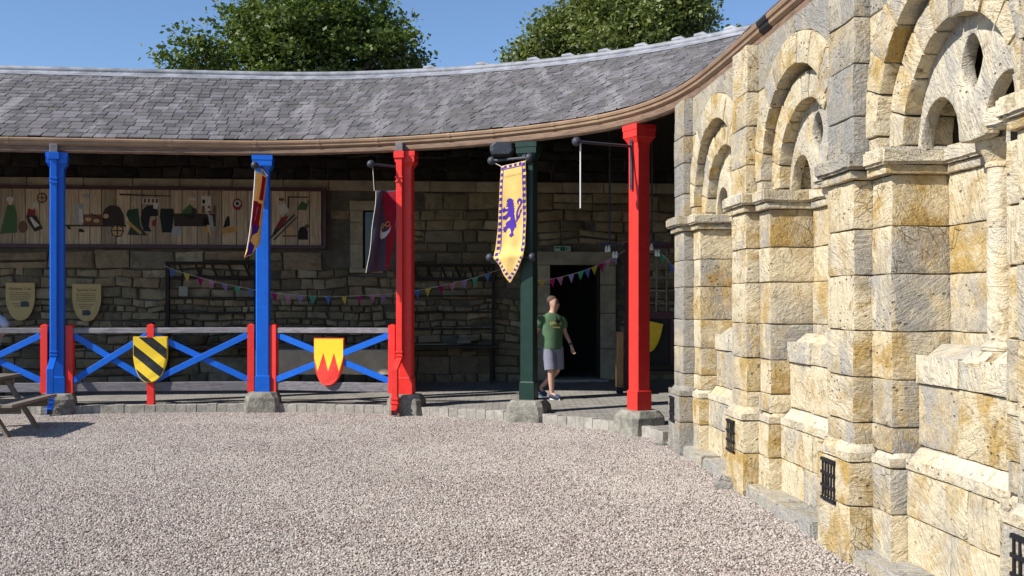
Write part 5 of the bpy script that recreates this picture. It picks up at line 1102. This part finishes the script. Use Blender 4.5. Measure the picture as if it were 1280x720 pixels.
    m1 = MB(); m1.tube([hc + f3*.080 + sd*-.022 + Vector((0,0,-.078)), hc + f3*.086 + Vector((0,0,-.08)), hc + f3*.080 + sd*.022 + Vector((0,0,-.078))], .006, 5); m1.build('mouth', generic('lip_mat_' + name, (.33,.13,.11), .5, objc=True), pr_, world=False)
    s_, e_, w_, h_ = [Vector(q) for q in pose['arms'][0]]; d = (h_ - w_).normalized(); m1 = MB(); m1.tube([w_ - d*.02, w_ + d*.015], .034, 12); m1.build('watch', M['iron'], pr_, world=False)
    return pr_
FY_PRINT = generic('shirt_print_mat', (.42,.36,.10), .8, .2, 60, objc=True)
POSE = dict(face=(.78, -.62),
    legs=[((-.075, 0, .90), (-.055, -.06, .50), (-.02, -.03, .085), (.03, -.16, .035)), ((.085, .01, .90), (.095, .0, .50), (-.075, .30, .165), (-.055, .19, .05))],
    arms=[((.180, .01, 1.385), (.240, .05, 1.15), (.315, -.02, .935), (.325, -.045, .865)), ((-.180, .01, 1.385), (-.240, .09, 1.17), (-.235, .22, .97), (-.23, .26, .91))])
mp_ = at(690.5, 498.5, 17.95)
person('person', 'man in green T-shirt and grey shorts walking past the green column', (mp_.x, 17.95, .165), 0.38, generic('green_tshirt_mat', (.075,.14,.07), .85, .1, 12, .004, 30, objc=True),
       generic('grey_shorts_mat', (.20,.20,.255), .85, .12, 12, .004, 30, objc=True), generic('navy_shoe_mat', (.035,.045,.08), .7, objc=True), generic('short_hair_mat', (.10,.065,.045), .8, .2, 40, .006, 160, objc=True), POSE)
POSE2 = dict(face=(-.5, -.86), legs=[((-.08, 0, .90), (-.085, -.01, .50), (-.09, .01, .085), (-.10, -.12, .035)), ((.085, 0, .90), (.09, -.01, .50), (.10, .01, .085), (.11, -.12, .035))],
    arms=[((.180, .01, 1.385), (.285, .06, 1.16), (.20, -.12, 1.06), (.13, -.17, 1.06)), ((-.180, .01, 1.385), (-.25, .04, 1.15), (-.28, -.02, .93), (-.285, -.04, .86))])
person('person', 'person in pale blue shirt at the left edge behind the railing', (at(-13, 400, 18.3).x, 18.3, .17), 0.0, generic('pale_blue_shirt_mat', (.50,.55,.68), .85, .06, 12, .004, 30, objc=True),
       generic('navy_shorts_mat', (.04,.05,.09), .85, objc=True), generic('brown_shoe_mat', (.08,.05,.03), .7, objc=True), generic('brown_hair_mat', (.09,.06,.04), .8, .2, 40, .006, 160, objc=True), POSE2, False)

# ------------------------------------------------------------------ trees behind the roof
def tree(name, lab, base, h, clumps, leaf, nleaf, ls, seed):
    rng = np.random.default_rng(seed); tr_ = empty(name, base); tag(tr_, lab, 'tree', None); b = Vector(base)
    m1 = MB(); top = b + Vector((0, 0, h*.72)); m1.tube([b, b + Vector((.05, 0, h*.2)), b + Vector((-.05, .05, h*.45)), top], [.34, .27, .2, .07], 10); m1.build('trunk', M['bark'], tr_, smooth=60)
    for (cx, cy, cz, r_) in clumps:
        c = b + Vector((cx, cy, cz)); st = b + Vector((0, 0, min(cz*.7, h*.6))); m1 = MB(); mid = st.lerp(c, .5) + Vector((0, 0, -.2)); m1.tube([st, mid, c, c + (c - mid)*.12], [.12, .08, .045, .015], 7) if r_ > .9 else None; m1.build('branch', M['bark'], tr_, smooth=60)
    tot = sum(c[3]**2 for c in clumps); vs = []
    for (cx, cy, cz, r_) in clumps:
        n = int(nleaf*r_**2/tot); ntw = max(6, n//34)
        d = rng.normal(size=(ntw, 3)); d /= np.linalg.norm(d, axis=1)[:, None]; rad = r_*(.22 + .95*rng.random(ntw)**.7)
        tw = np.array([cx, cy, cz]) + d*rad[:, None]*np.array([1.08, 1.08, .86])
        for t_ in tw:
            m_ = 34; off = rng.normal(size=(m_, 3))*np.array([.21, .21, .11]); P = t_ + off
            nn = rng.normal(size=(m_, 3))*.75 + np.array([0, 0, .9]); nn /= np.linalg.norm(nn, axis=1)[:, None]
            a = np.cross(nn, rng.normal(size=(m_, 3))); a /= np.linalg.norm(a, axis=1)[:, None]; bb_ = np.cross(nn, a); s_ = (ls*(.6 + .8*rng.random(m_)))[:, None]
            vs.append(np.stack([P - a*s_, P - bb_*s_*.62 - nn*s_*.12, P + a*s_*.9, P + bb_*s_*.62 - nn*s_*.12], 1))
    vs = np.concatenate(vs).reshape(-1, 3); n = len(vs)//4
    me = bpy.data.meshes.new('crown'); me.vertices.add(len(vs)); me.vertices.foreach_set('co', vs.astype('f').ravel()); me.loops.add(len(vs)); me.loops.foreach_set('vertex_index', np.arange(len(vs), dtype='i'))
    me.polygons.add(n); me.polygons.foreach_set('loop_start', np.arange(0, 4*n, 4, dtype='i')); me.update(); me.validate(); me.materials.append(leaf)
    o = bpy.data.objects.new('crown', me); COL.objects.link(o); o.parent = tr_; return tr_
def tclumps(Y, base, lst): return [((px-640)*Y/FPX - base[0], dy, CH - (py-HZ)*Y/FPX - base[2], r_*Y/FPX) for px, py, r_, dy in lst]
Y = 31.0; b1 = ((370-640)*Y/FPX, Y, 0)
tree('maple_tree', 'broad dark green maple rising behind the left part of the roof', b1, 11.6, tclumps(Y, b1, [(300,50,52,0),(250,78,38,-.5),(345,20,55,.5),(400,15,60,0),(370,60,62,-1),(440,50,60,.3),(480,60,42,-.4),(500,80,26,0),(455,15,45,1),(320,90,60,1.2),(420,95,60,1),(370,120,70,0),(228,88,20,0),(380,-5,35,0),(515,85,14,0)]), M['leafa'], 40000, .078, 4)
Y = 29.0; b2_ = ((790-640)*Y/FPX, Y, 0)
tree('lime_tree', 'rounded pale green lime tree rising behind the curved end of the roof', b2_, 11.5, tclumps(Y, b2_, [(700,60,40,0),(672,72,24,-.3),(740,20,50,.3),(790,5,58,0),(832,10,48,-.5),(862,32,28,0),(780,55,62,-.8),(835,58,44,.5),(720,85,45,1),(800,95,70,1),(650,68,12,0),(640,80,10,0),(760,-10,40,.5),(880,12,13,0),(700,28,22,0)]), M['leafb'], 46000, .068, 9)
Y = 40.0; b3_ = ((915-640)*Y/FPX, Y, 0)
tree('far_tree', 'small piece of a distant tree top beside the roof end', b3_, 10.5, tclumps(Y, b3_, [(915,55,22,0),(900,60,20,0),(928,50,14,0)]), M['leafa'], 3500, .11, 12)
